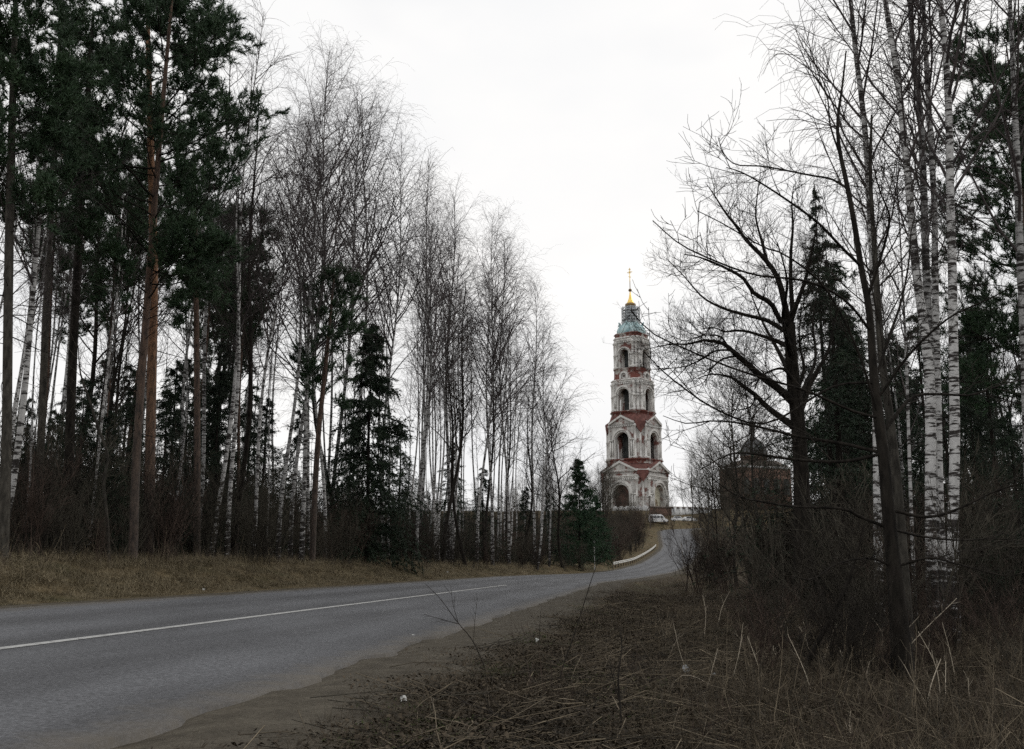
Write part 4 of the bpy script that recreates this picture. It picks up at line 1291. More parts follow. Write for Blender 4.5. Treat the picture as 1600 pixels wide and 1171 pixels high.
hero_pine('dark pine at the end of the row with a dense low-hanging crown', [(6, 870), (10, 700), (14, 400), (20, 150), (26, -60)], 24.0, [0.14, 0.12, 0.11, 0.09, 0.05], 0.52, 0.17, 33, c1=46, c2=10, tuft=7, bark='bark_grey')
hero_pine('pine with a dark slightly leaning trunk between the end pine and the foremost pine', [(58, 860), (66, 640), (77, 380), (88, 180), (96, -20)], 31.0, [0.13, 0.115, 0.10, 0.08, 0.04], 0.68, 0.10, 34, c1=18, bark='bark_grey')
hero_pine('black-trunked pine forking low beside the crooked grey sapling', [(106, 868), (112, 600), (126, 330), (138, 140), (146, 20)], 30.0, [0.16, 0.14, 0.12, 0.09, 0.05], 0.70, 0.10, 35, c1=16, bark='bark_dark')
hero_pine('slim pine with bare reddish trunk next to the straight white birch', [(309, 865), (308, 640), (306, 420), (304, 270)], 38.0, [0.15, 0.13, 0.10, 0.05], 0.60, 0.12, 36, c1=26, c2=8)
hero_pine('slim pine with its small dark crown half-way up among the birches', [(488, 868), (496, 700), (510, 560), (522, 430)], 46.0, [0.15, 0.13, 0.10, 0.04], 0.52, 0.17, 37, c1=26, c2=8)
for px, u, yt, k in ((40, 16, 190, 1), (150, 14, 290, 1), (185, 20, 200, 1), (290, 24, 330, 1), (340, 20, 380, 1), (366, 13, 330, 1), (90, 27, 330, 1), (330, 33, 420, 0)):
    p = left_at(px, u)
    place(pines[k], 'pine_tree', 'bare-trunked pine deeper in the wood ' + zone(p), 'pine', p, height_for(p, yt), rng.uniform(0, 6.28), 'pines deeper in the wood')
# leaning and crooked saplings at the far left
p = at(2, 852, 25); p = on_ground(p[0], p[1])
lb_ = thing('birch_tree', 'grey leaning birch bowing out at the end of the wood beside the dark end pine', 'birch', p, 0, G_LB)
P = np.array([at(x, y, 25) for x, y in ((2, 858), (8, 820), (22, 742), (34, 650), (42, 573), (53, 440), (64, 320), (78, 200))]) - p
P[0, 2] = -0.25
Pd, Rd = dense(P, np.array([0.12, 0.10, 0.09, 0.08, 0.075, 0.06, 0.05, 0.03]), 18)
part('trunk', MB().tubes(Pd, Rd, 7), MATS['bark_birch'], lb_, True)
m = MB(); birch_crown(m, Pd, Rd, np.random.default_rng(5), 14, c1=26, c2=6, c3=4, start=0.5)
part('crown', m, MATS['twig_birch'], lb_)
p = at(171, 875, 28.5); p = on_ground(p[0], p[1])
cs_ = thing('crooked_sapling', 'crooked grey sapling with a kink half-way up before the dark undergrowth', 'sapling', p)
P = np.array([at(x, y, 28.5 + dy) for x, y, dy in ((171, 880, 0), (168, 820, .1), (162, 751, .2), (169, 715, .2), (151, 662, 0), (140, 625, -.1), (126, 585, -.2), (122, 540, -.2))]) - p
P[0, 2] = -0.2
Pd, Rd = dense(P, np.array([0.06, 0.05, 0.045, 0.045, 0.04, 0.035, 0.025, 0.012]), 24)
part('stem', MB().tubes(Pd, Rd, 6), MATS['bark_grey'], cs_, True)
P1, R1, _ = spawn(Pd[None], Rd[None], np.random.default_rng(9), 16, 0.5, 1.0, 0.8, (30, 60), 5, 0.3, 0.12, 0.01, 0.006, 0.4)
part('twigs', MB().tubes(P1, R1, 4), MATS['twig_grey'], cs_)

# spruces
p = left_at(572, 8.6); place(lone_spruce, 'spruce_tree', 'dark spruce standing alone before the birches, boughs down to the ground', 'spruce', p, height_for(p, 505), 0.4, wide=1.0)
p = left_at(906, 6.9); place(young, 'pine_tree', 'bushy green young pine at the end of the wood near the bell tower', 'pine', p, height_for(p, 718), 0.7, wide=1.15)
p = left_at(934, 7.6); place(young, 'pine_tree', 'lower drooping green pine leaning over the bank beside the bushy young pine', 'pine', p, height_for(p, 775), 2.7, wide=1.2)
und = [(110, 12, 590, 2), (150, 11, 640, 0), (185, 13, 600, 2), (245, 12.5, 610, 2), (280, 15, 560, 0), (330, 14, 580, 1), (60, 14, 640, 2), (20, 16, 690, 0), (345, 18, 470, 1), (130, 20, 560, 2), (400, 17, 620, 0), (250, 20, 560, 0), (455, 22, 640, 2), (540, 24, 650, 0), (620, 20, 660, 2), (700, 16, 690, 0), (755, 13, 730, 2), (820, 11, 760, 0), (860, 9, 770, 2), (20, 24, 620, 2), (75, 22, 600, 0), (180, 26, 570, 2), (310, 26, 590, 0), (375, 25, 600, 2)]
for px, u, yt, k in und:
    p = left_at(px, u)
    place(spruces[k], 'spruce_tree', 'dark understorey spruce ' + zone(p), 'spruce', p, height_for(p, yt), rng.uniform(0, 6.28), 'understorey spruces', wide=1.25)

# the ranks behind: birches and thin trunks
n = 0
rl = np.random.default_rng(77)
while n < 92:
    px = rl.uniform(-60, 880)
    u = line_u(px) + 1.5 + 30 * rl.random() ** 1.5
    p = left_at(px, u)
    if p[1] > 190 or p[1] < 18:
        continue
    qx, _ = proj((p[0], p[1], 1.1))
    yt = sil(qx) + rl.uniform(25, 190) if qx > 300 else rl.uniform(60, 330)
    h = height_for(p, yt)
    if h < 5:
        continue
    h = min(h, 29)
    if 370 < qx < 540 and rl.random() < 0.4:
        h *= 0.72
    kind = rl.random()
    if kind < 0.62:
        place(back_birches[rl.integers(4)], 'birch_tree', ('tall' if h > 19 else 'shorter') + ' white birch deep in the wood ' + zone(p), 'birch', p, h, rl.uniform(0, 6.28), 'birches deeper in the wood', lean=(rl.uniform(-.03, .03), rl.uniform(-.03, .03)))
    elif kind < 0.88:
        place(thin_birches[rl.integers(3)], 'birch_tree', 'thin young birch pole in the wood ' + zone(p), 'birch', p, h * 0.9, rl.uniform(0, 6.28), 'thin birch poles in the wood', lean=(rl.uniform(-.05, .05), rl.uniform(-.05, .05)))
    else:
        place(tall_bare[rl.integers(2)], 'alder_tree', 'dark bare alder deep in the wood ' + zone(p), 'alder', p, h * 0.9, rl.uniform(0, 6.28), 'dark alders deeper in the wood')
    n += 1

# brush along the edge of the wood
for q in range(92):
    px = rl.uniform(-40, 945)
    u = line_u(px) + (-0.7 + 9 * rl.random() ** 1.6)
    p = left_at(px, u)
    h = rl.uniform(1.6, 4.6) * (0.8 if u < line_u(px) + 1 else 1.1)
    place(shrubs[rl.integers(5)], 'shrub', ('tall' if h > 3.2 else 'low') + ' bare shrub in the roadside thicket ' + zone(p).replace('behind', 'around'), 'shrub', p, h, rl.uniform(0, 6.28), 'shrubs along the edge of the wood')

# ================================================================== right of the road
def px_line(pix, b, radii, n):
    """pix: (x, y, Y) points in the photograph at given distances -> local polyline"""
    P = np.array([at(x, y, Y) for x, y, Y in pix]) - b
    if abs(P[0, 0]) + abs(P[0, 1]) < 1.0 and P[0, 2] < 0.6:
        P[0] = (P[0, 0], P[0, 1], -0.35)              # trunks root in the ground
    return dense(P, np.array(radii), n)

def grow(t, lines, rg, twig, c2, c3, l2, l3, limb_mat, ang2=(30, 65), lift2=0.2, r2=0.009, wander=0.16, c1=0, droop3=0.0):
    """limbs (each its own part) plus procedural branches and twigs"""
    tw = MB()
    for P, Rr in lines:
        part('limb', MB().tubes(P, Rr, 6), limb_mat, t, True)
        P1, R1, _ = spawn(P[None], Rr[None], rg, c2, 0.18, 1.0, l2, ang2, 6, lift2, wander, r2, 0.006, 0.3)
        tw.tubes(P1, R1, 4)
        L1 = np.linalg.norm(P1[:, -1] - P1[:, 0], axis=1)
        P2, R2, _ = spawn(P1, R1, rg, c3, 0.15, 1.0, l3 * L1 / max(l2, .01) + 0.1, (25, 65), 5, 0.15, wander, 0.009, 0.0045, 0.45, droop=droop3)
        tw.tubes(P2, R2, 3)
        P3, R3, _ = spawn(P2, R2, rg, 3, 0.2, 1.0, 0.22, (25, 65), 3, 0.1, 0.2, 0.012, 0.0035, 0.7)
        tw.tubes(P3, R3, 3)
    o = part('twigs', tw, twig, t); o['kind'] = 'stuff'

# ---- the old spreading oak beside the tower view
OY = 33.0
b = at(1256, 862, OY); b = on_ground(b[0], b[1])
oak = thing('oak_tree', 'old dark oak with thick crooked limbs reaching towards the bell tower', 'oak', b)
Pt, Rt_ = px_line([(1257, 905, OY), (1255, 850, OY), (1252, 750, OY), (1249, 690, OY), (1246, 650, OY), (1240, 600, OY), (1236, 550, OY), (1234, 505, OY)], b, [0.40, 0.32, 0.27, 0.255, 0.25, 0.235, 0.21, 0.185], 22)
part('trunk', MB().tubes(Pt, Rt_, 12), MATS['bark_dark'], oak, True)
r_ = lambda n, a_, z_: list(np.linspace(a_, z_, n))
def limb(pp, dy, r0, r1, n=18):
    k = len(pp)
    return px_line([(x, y, OY + dy * (i / (k - 1)) ** 0.8) for i, (x, y) in enumerate(pp)], b, list(1.25 * (r0 + (r1 - r0) * np.linspace(0, 1, k) ** 0.75)), n)
main = [
    limb([(1240, 633), (1215, 608), (1190, 590), (1166, 568), (1147, 552), (1136, 541), (1123, 535), (1097, 532), (1077, 538), (1051, 538), (1026, 542)], -2.6, 0.125, 0.012),
    limb([(1242, 676), (1218, 656), (1197, 638), (1179, 618), (1161, 604), (1146, 592), (1131, 587), (1110, 585), (1090, 592)], 1.8, 0.12, 0.012),
    limb([(1235, 545), (1225, 541), (1210, 533), (1190, 526), (1169, 519), (1149, 517), (1133, 519), (1115, 512), (1095, 515)], 2.6, 0.09, 0.012),
    limb([(1237, 600), (1232, 590), (1225, 579), (1215, 577), (1200, 582), (1186, 592), (1180, 606)], -1.2, 0.06, 0.02),
    limb([(1234, 508), (1219, 503), (1205, 476), (1178, 459), (1161, 435), (1137, 421), (1116, 411), (1092, 402), (1070, 398)], -2.0, 0.10, 0.012),
    limb([(1234, 520), (1200, 500), (1171, 493), (1137, 484), (1109, 472), (1092, 459), (1068, 431), (1041, 404)], 1.5, 0.08, 0.010),
    limb([(1233, 505), (1229, 493), (1215, 435), (1191, 401), (1167, 377), (1150, 353), (1133, 332), (1116, 305), (1104, 288)], -1.0, 0.12, 0.010),
    limb([(1200, 415), (1190, 377), (1181, 339), (1184, 301), (1188, 275)], 1.0, 0.05, 0.010),
    limb([(1235, 505), (1239, 493), (1236, 442), (1236, 394), (1239, 353), (1237, 319), (1240, 290)], 0.8, 0.10, 0.010),
    limb([(1238, 506), (1246, 479), (1260, 435), (1267, 400), (1273, 370), (1280, 330)], -1.6, 0.09, 0.010),
    limb([(1250, 650), (1259, 623), (1266, 602), (1282, 572), (1295, 546), (1302, 510), (1312, 470)], 1.6, 0.12, 0.015),
    limb([(1256, 620), (1261, 590), (1259, 569), (1252, 546), (1249, 520), (1252, 480)], 0.9, 0.07, 0.015),
    limb([(1147, 557), (1128, 562), (1113, 575), (1105, 590), (1102, 604)], -2.2, 0.035, 0.010),
    limb([(1141, 547), (1117, 549), (1096, 562), (1070, 573), (1046, 576), (1025, 582)], -2.4, 0.035, 0.008),
    limb([(1137, 541), (1125, 526), (1102, 524), (1084, 529), (1069, 533), (1050, 525)], -2.2, 0.035, 0.008),
    limb([(1179, 617), (1178, 628), (1169, 638), (1149, 641), (1125, 636)], 0.9, 0.030, 0.008),
    limb([(1248, 640), (1262, 600), (1275, 560), (1270, 500), (1280, 440)], 5.0, 0.10, 0.012),
    limb([(1242, 560), (1225, 500), (1230, 440), (1215, 380)], -5.0, 0.09, 0.012),
    limb([(1240, 590), (1215, 545), (1190, 500), (1170, 450)], 5.0, 0.09, 0.012)]
# the first points are shifted so that every limb starts on the trunk or its mother limb
rg = np.random.default_rng(11)
for q, (P, Rr) in enumerate(main[:12] + main[16:]):
    d = np.linalg.norm(Pt - P[0], axis=1); j = np.argmin(d)
    if d[j] < 1.2:
        P += (Pt[j] - P[0]) * np.linspace(1, 0, len(P))[:, None] ** 3
grow(oak, main, rg, MATS['twig_dark'], 24, 8, 1.25, 0.5, MATS['bark_dark'], (35, 75), 0.30)

# ---- the dark leaning tree close by, with long whippy branches
DY = 13.6
b = at(1408, 1028, DY); b = on_ground(b[0], b[1])
lt = thing('bird_cherry_tree', 'dark leaning trunk with long whippy branches on the verge in front of the birches', 'tree', b)
Pt2, Rt2 = px_line([(1412, 1050, DY), (1408, 1010, DY), (1400, 920, DY), (1392, 840, DY + .1), (1386, 776, DY + .1), (1380, 707, DY + .2), (1372, 646, DY + .3), (1364, 571, DY + .4), (1358, 485, DY + .5), (1345, 415, DY + .6), (1335, 350, DY + .7), (1323, 287, DY + .8), (1311, 230, DY + .9), (1309, 186, DY + 1), (1316, 136, DY + 1.1), (1322, 80, DY + 1.2)],
                   b, [0.20, 0.14, 0.110, 0.096, 0.088, 0.082, 0.078, 0.062, 0.052, 0.046, 0.042, 0.037, 0.031, 0.025, 0.018, 0.012], 40)
part('trunk', MB().tubes(Pt2, Rt2, 12), MATS['bark_dark'], lt, True)
def whip(pp, dy, r0, r1=0.006, n=18):
    k = len(pp)
    return px_line([(x, y, DY + 0.4 + dy * i / (k - 1)) for i, (x, y) in enumerate(pp)], b, np.linspace(r0, r1, k), n)
wl_ = [
    whip([(1318, 276), (1294, 267), (1260, 266), (1191, 258), (1150, 257), (1131, 240), (1122, 215)], 1.6, 0.022),
    whip([(1345, 416), (1316, 388), (1280, 350), (1240, 320), (1195, 290), (1160, 270), (1135, 262)], -1.4, 0.026),
    whip([(1372, 645), (1340, 545), (1290, 450), (1230, 400), (1190, 385), (1130, 350), (1090, 330)], -2.2, 0.022),
    whip([(1378, 704), (1316, 691), (1251, 682), (1190, 668), (1147, 660), (1110, 658), (1072, 662), (1036, 650)], 1.2, 0.030),
    whip([(1380, 720), (1316, 727), (1241, 720), (1186, 711), (1150, 708), (1124, 717), (1095, 734)], -1.0, 0.030),
    whip([(1390, 825), (1345, 808), (1316, 795), (1241, 792), (1196, 785), (1160, 778), (1137, 766), (1110, 745)], -1.2, 0.026),
    whip([(1372, 650), (1330, 640), (1260, 610), (1190, 590), (1130, 570), (1070, 545), (1018, 520), (985, 485)], -2.4, 0.022),
    whip([(1366, 590), (1300, 600), (1200, 660), (1120, 640), (1060, 600), (1030, 575), (1005, 548)], -2.0, 0.020),
    whip([(1361, 520), (1320, 470), (1260, 440), (1180, 430), (1110, 405), (1060, 380), (1020, 345)], -2.6, 0.022),
    whip([(1388, 690), (1410, 650), (1434, 622), (1480, 618), (1519, 618), (1570, 600), (1620, 590)], 0.8, 0.032),
    whip([(1392, 800), (1450, 810), (1498, 796), (1553, 769), (1600, 755), (1640, 750)], -1.0, 0.028),
    whip([(1394, 830), (1440, 840), (1500, 845), (1560, 842), (1620, 850)], 1.0, 0.022),
    whip([(1366, 590), (1390, 520), (1408, 470), (1420, 410), (1424, 360), (1440, 300)], 1.0, 0.026),
    whip([(1355, 470), (1380, 390), (1390, 340), (1375, 300), (1362, 250)], -0.8, 0.024),
    whip([(1311, 232), (1296, 190), (1292, 150), (1270, 110)], 0.5, 0.018),
    whip([(1370, 640), (1420, 560), (1480, 500), (1540, 470), (1600, 440)], -1.6, 0.022),
    whip([(1397, 880), (1360, 870), (1310, 880), (1270, 905), (1235, 900)], -1.4, 0.020),
    whip([(1400, 905), (1450, 880), (1500, 885), (1570, 900), (1620, 890)], -1.8, 0.020)]
for P, Rr in wl_:
    j = np.argmin(np.linalg.norm(Pt2 - P[0], axis=1))
    P += (Pt2[j] - P[0]) * np.linspace(1, 0, len(P))[:, None] ** 3
grow(lt, wl_, np.random.default_rng(12), MATS['twig_dark'], 9, 3, 0.75, 0.3, MATS['bark_dark'], (18, 45), 0.12, 0.008, 0.10)
# second, greyer stem behind it
b2 = at(1414, 985, 16.5); b2 = on_ground(b2[0], b2[1])
gs = thing('aspen_tree', 'grey-green aspen trunk standing right behind the dark leaning tree', 'aspen', b2)
P, Rr = px_line([(1418, 1010, 16.5), (1412, 900, 16.5), (1403, 776, 16.6), (1393, 673, 16.7), (1379, 571, 16.8), (1372, 480, 17), (1366, 380, 17.2), (1360, 280, 17.4), (1362, 180, 17.6)], b2, [0.12, 0.095, 0.085, 0.075, 0.065, 0.06, 0.045, 0.035, 0.02], 22)
part('trunk', MB().tubes(P, Rr, 10), MATS['bark_grey'], gs, True)
m = MB(); birch_crown(m, P, Rr, np.random.default_rng(21), 13, c1=22, c2=6, c3=4, start=0.42, lmax=0.16)
part('crown', m, MATS['twig_dark'], gs)

# ---- roadside birches on the right
def hero_birch(label, pix, Y, radii, seed, c1=34, start=0.36, lmax=0.17, ang=(26, 42), H=18, c2=7, c3=4):
    c1 = int(c1 * 0.62)
    b = at(pix[0][0], pix[0][1], Y); b = on_ground(b[0], b[1])
    t = thing('birch_tree', label, 'birch', b, 0, 'birches on the near side of the road')
    pts_ = [(x, y, Y + 0.4 * i / len(pix)) for i, (x, y) in enumerate(pix)]
    P, Rr = px_line(pts_, b, [q * 0.78 for q in radii], 26)
    P[0, 2] = min(P[0, 2], -0.2)
    part('trunk', MB().tubes(P, Rr, 10), MATS['bark_birch'], t, True)
    rg = np.random.default_rng(seed)
    m = MB(); birch_crown(m, P, Rr, rg, H, c1=c1, c2=c2, c3=c3, start=start, lmax=lmax, ang=ang, lift=0.3)
    o = part('crown', m, MATS['twig_birch'], t)
    return t
hero_birch('birch with a slim black-flecked trunk left of the birch clump', [(1373, 968), (1371, 800), (1370, 690), (1366, 520), (1364, 420), (1359, 323), (1354, 233), (1347, 161), (1338, 90), (1329, 0), (1318, -120), (1306, -260)], 22.0, [0.15, 0.125, 0.115, 0.11, 0.105, 0.10, 0.095, 0.085, 0.08, 0.07, 0.05, 0.02], 61, c1=44, start=0.36, lmax=0.20)
hero_birch('left stem of the tight birch clump behind the leaning dark tree', [(1457, 960), (1454, 793), (1454, 673), (1451, 571), (1440, 485), (1431, 420), (1418, 269), (1409, 179), (1399, 100), (1383, 0), (1368, -120), (1352, -260)], 20.0, [0.16, 0.14, 0.135, 0.13, 0.12, 0.115, 0.10, 0.095, 0.085, 0.07, 0.05, 0.02], 62, c1=34)
hero_birch('middle stem of the tight birch clump, crossing its left neighbour low down', [(1466, 955), (1459, 793), (1456, 673), (1453, 571), (1450, 485), (1447, 420), (1443, 287), (1438, 179), (1427, 90), (1422, 0), (1410, -130), (1398, -280)], 20.5, [0.15, 0.13, 0.125, 0.12, 0.115, 0.11, 0.10, 0.09, 0.08, 0.07, 0.05, 0.02], 63, c1=34)
hero_birch('right thinner stem of the tight birch clump', [(1474, 950), (1468, 776), (1466, 673), (1463, 537), (1461, 420), (1460, 323), (1454, 215), (1447, 90), (1442, 0), (1432, -130), (1424, -280)], 21.0, [0.13, 0.11, 0.105, 0.10, 0.095, 0.09, 0.085, 0.075, 0.06, 0.045, 0.02], 64, c1=32)
hero_birch('clean white birch standing by itself right of the birch clump', [(1487, 955), (1490, 793), (1492, 673), (1490, 571), (1488, 420), (1485, 323), (1483, 197), (1478, 90), (1469, 0), (1458, -130), (1448, -280)], 19.5, [0.16, 0.135, 0.13, 0.125, 0.115, 0.11, 0.10, 0.09, 0.075, 0.05, 0.02], 65, c1=46, lmax=0.22)
hero_birch('pale birch trunk standing before the dark pine beyond the birch clump', [(1612, 960), (1608, 760), (1600, 520), (1595, 430), (1590, 280), (1585, 150), (1578, 0), (1570, -200)], 21.0, [0.15, 0.13, 0.115, 0.11, 0.10, 0.08, 0.06, 0.02], 66, c1=40, lmax=0.2)
hero_birch('thin pole birch between the aspen and the birch clump', [(1428, 950), (1424, 800), (1421, 720), (1416, 560), (1408, 400), (1400, 250)], 25.0, [0.07, 0.06, 0.055, 0.045, 0.03, 0.012], 67, c1=20, H=14)

# ---- conifers on the right
for px, Y, yt, k, w_, lb in ((1306, 44, 285, 1, 0.9, 'tall narrow spruce right behind the old oak'), (1335, 48, 430, 0, 1.0, 'broad dark spruce behind the leaning dark tree'), (1570, 34, 430, 0, 1.1, 'dark spruce below the pine beyond the birch clump'),
                          (1540, 40, 560, 2, 1.1, 'low wide spruce behind the clean white birch'), (1410, 52, 520, 0, 1.1, 'spruce filling the gap behind the aspen'), (1600, 26, 640, 2, 1.0, 'bushy low spruce before the pine beyond the birch clump')):
    p = at(px, 880, Y); p = on_ground(p[0], p[1])
    place(tall_spruce if px in (1306, 1570) else spruces[k], 'spruce_tree', lb, 'spruce', p, height_for(p, yt), px * 0.1, 'spruces on the near side of the road', wide=w_)
hero_pine('dark dense pine hanging over the birch clump on the near side', [(1612, 880), (1608, 640), (1602, 420), (1597, 260), (1592, 125)], 31.0, [0.2, 0.17, 0.14, 0.1, 0.05], 0.36, 0.20, 41, c1=54, c2=11, tuft=8, group='pines on the near side', bark='bark_dark')
p = at(1650, 880, 27); p = on_ground(p[0], p[1])
place(pines[0], 'pine_tree', 'pine beyond the birch clump, only its boughs reaching in', 'pine', p, height_for(p, 60), 2.0, wide=1.2)
rr = np.random.default_rng(88)
for q in range(36):
    px = rr.uniform(1275, 1680); Y = rr.uniform(36, 95)
    p = at(px, 880, Y); p = on_ground(p[0], p[1])
    yt = rr.uniform(250, 620) if px > 1310 else rr.uniform(480, 680)
    k = rr.random()
    where = 'behind the old oak' if px < 1345 else ('behind the leaning dark tree' if px < 1430 else ('behind the birch clump' if px < 1510 else 'behind the clean white birch'))
    h = min(height_for(p, yt), 24)
    if k < 0.45:
        place(spruces[rr.integers(3)], 'spruce_tree', 'background spruce in the deep shade ' + where, 'spruce', p, min(h, 16), rr.uniform(0, 6), 'spruces in the wood on the near side', wide=1.2)
    elif k < 0.75:
        place(back_birches[rr.integers(4)], 'birch_tree', 'background birch in the wood ' + where, 'birch', p, h, rr.uniform(0, 6), 'birches in the wood on the near side')
    else:
        place(tall_bare[rr.integers(2)], 'alder_tree', 'background dark alder ' + where, 'alder', p, h, rr.uniform(0, 6), 'alders in the wood on the near side')
# trees between the oak and the road, lower towards the hill
for px, Y, yt, k, lb in ((1150, 75, 560, 0, 'fine-twigged young tree in front of the domed church'), (1205, 60, 600, 2, 'grey young tree beside the trunk of the oak'), (1118, 110, 690, 0, 'small bare tree at the near side of the road bend'),
                         (1128, 95, 700, 1, 'dark small tree before the domed church'), (1170, 90, 680, 2, 'spreading small tree covering the church wall'), (1215, 70, 690, 0, 'thick small tree left of the oak trunk'), (1235, 55, 720, 2, 'twiggy young tree at the foot of the oak'),
                         (1100, 150, 735, 2, 'young bare tree by the top of the road bend'), (1145, 120, 720, 0, 'grey thicket tree below the dome')):
    p = at(px, 880, Y); p = on_ground(p[0], p[1])
    place(bare_trees[k], 'young_tree', lb, 'tree', p, height_for(p, yt), px * 0.7, 'young trees on the near side')
for px, Y, yt, k, lb in ((1048, 252, 752, 0, 'small bare tree on the grass island between the van and hatchback'), (1081, 268, 712, 2, 'bare maple behind the parked cars'), (1094, 262, 705, 0, 'tall bare tree behind the hidden white car'), (1110, 270, 715, 1, 'dark bare tree at the end of the monastery wall'),
                         (1070, 310, 745, 2, 'bare tree rising behind the monastery wall'), (1128, 262, 720, 2, 'bare tree in front of the church wall'), (946, 300, 720, 0, 'bare tree at the dark side of the bell tower'), (930, 290, 735, 2, 'thin bare tree just off the bell tower base'),
                         (968, 262, 770, 1, 'small bare tree in front of the portal'), (985, 255, 778, 0, 'low bare tree before the whitewashed wall')):
    p = at(px, 815, Y); p = on_ground(p[0], p[1])
    place(bare_trees[k], 'bare_tree', lb, 'tree', p, height_for(p, yt), px * 0.7, 'bare trees on the hilltop', wide=0.85)

for q in range(16):
    px = rr.uniform(800, 958); Y = rr.uniform(150, 295)
    p = at(px, 830, Y); h_, l_ = ground(p[0], p[1])
    if l_[0] < A + 7:
        continue
    p = on_ground(p[0], p[1])
    place(bare_trees[rr.integers(3)], 'bare_tree', ('bare tree on the slope below the bell tower, near the green roadside pine' if px > 880 else 'bare tree on the slope showing between the last birch trunks'), 'tree', p, np.clip(height_for(p, rr.uniform(690, 770)), 4, 15), rr.uniform(0, 6), 'bare trees on the slope')
for q in range(34):
    px = rr.uniform(1060, 1600); Y = rr.uniform(13, 30)
    p = at(px, 900, Y); h_, l_ = ground(p[0], p[1])
    if -l_[0] < A + 5:
        continue
    p = on_ground(p[0], p[1])
    h = rr.uniform(0.7, 1.6)
    where = 'before the road bend' if px < 1190 else ('around the slanting sapling' if px < 1340 else ('near the leaning dark tree' if px < 1450 else 'below the clean white birch'))
    place(shrubs[(3, 3, 0, 4)[rr.integers(4)]], 'shrub', 'knee-high reddish shrub in the dead grass ' + where, 'shrub', p, h, rr.uniform(0, 6), 'low shrubs in the dead grass', wide=1.3)
# ---- shrubs: near thicket below the oak, hillside bushes, bank by the guard rail
for q in range(92):
    px = rr.uniform(1085, 1640)
    Y = rr.uniform(17, 60) if px > 1190 else rr.uniform(48, 150)
    p = at(px, 880, Y); h_, l_ = ground(p[0], p[1])
    if -l_[0] < A + 4.2:
        continue
    p = on_ground(p[0], p[1])
    hmax = (np.interp(px, (1075, 1100, 1160, 1300, 1640), (800, 760, 730, 730, 700)))
    h = min(height_for(p, rr.uniform(hmax, 870)), 4.8)
    if h < 0.7:
        continue
    where = 'around the foot of the oak' if 1200 < px < 1320 else ('at the inner side of the road bend' if px <= 1200 else ('around the leaning dark tree' if px < 1430 else 'below the birch clump'))
    place(shrubs[rr.integers(5)], 'shrub', ('tall' if h > 2.5 else 'low') + ' bare shrub in the tangled thicket ' + where, 'shrub', p, h, rr.uniform(0, 6), 'shrubs on the near side of the road')
n = 0
while n < 66:
    px = rr.uniform(935, 1026); Y = rr.uniform(112, 262)
    p = at(px, 860, Y); h_, l_ = ground(p[0], p[1])
    if l_[0] < A + 2.6 + (1.5 if Y > 190 else 0):
        continue
    p = on_ground(p[0], p[1])
    h = rr.uniform(2.4, 5.2)
    if proj((p[0], p[1], p[2] + h))[1] < 792:
        continue
    n += 1
    place(shrubs[(3, 0, 2, 3, 1)[rr.integers(5)]], 'shrub', ('dense' if h > 3.5 else 'low') + ' reddish-grey bush on the bank behind the guard rail' + (', below the bell tower' if Y > 190 else ''), 'shrub', p, h, rr.uniform(0, 6), 'bushes behind the guard rail', wide=1.25)

# ================================================================== ground cover, scattered by geometry nodes
SRC = 0
def scatter(name, label, cat, pts, rots, scales, idx, sources):
    """one 'stuff' object: instances of the source meshes on the points"""
    global SRC
    SRC += 1
    c = bpy.data.collections.new('source_%d' % SRC)
    for i, me in enumerate(sources):
        o = bpy.data.objects.new('%02d_%s' % (i, me.name), me)
        c.objects.link(o)
    me = bpy.data.meshes.new(name)
    me.vertices.add(len(pts)); me.vertices.foreach_set('co', np.asarray(pts, np.float32).ravel())
    for nm, ty, val in (('rot', 'FLOAT_VECTOR', rots), ('scl', 'FLOAT', scales), ('pick', 'INT', idx)):
        a = me.attributes.new(nm, ty, 'POINT')
        a.data.foreach_set('vector' if ty == 'FLOAT_VECTOR' else 'value', np.asarray(val, np.int32 if ty == 'INT' else np.float32).ravel())
    me.update()
    o = link(name, me)
    tag(o, label, cat, kind='stuff')
    ng = bpy.data.node_groups.new('scatter_' + name, 'GeometryNodeTree')
    ng.interface.new_socket('Geometry', in_out='INPUT', socket_type='NodeSocketGeometry')
    ng.interface.new_socket('Geometry', in_out='OUTPUT', socket_type='NodeSocketGeometry')
    N, Lk = ng.nodes, ng.links
    gi, go = N.new('NodeGroupInput'), N.new('NodeGroupOutput')
    iop = N.new('GeometryNodeInstanceOnPoints')
    ci = N.new('GeometryNodeCollectionInfo')
    ci.inputs['Collection'].default_value = c
    ci.inputs['Separate Children'].default_value = True
    ci.inputs['Reset Children'].default_value = True
    Lk.new(gi.outputs[0], iop.inputs['Points'])
    Lk.new(ci.outputs[0], iop.inputs['Instance'])
    iop.inputs['Pick Instance'].default_value = True
    for nm, ty, sk in (('rot', 'FLOAT_VECTOR', 'Rotation'), ('scl', 'FLOAT', 'Scale'), ('pick', 'INT', 'Instance Index')):
        na = N.new('GeometryNodeInputNamedAttribute')
        na.data_type = ty
        na.inputs['Name'].default_value = nm
        Lk.new(next(q for q in na.outputs if q.name == 'Attribute' and q.enabled), iop.inputs[sk])
    Lk.new(iop.outputs[0], go.inputs[0])
    md = o.modifiers.new('scatter', 'NODES')
    md.node_group = ng
    return o

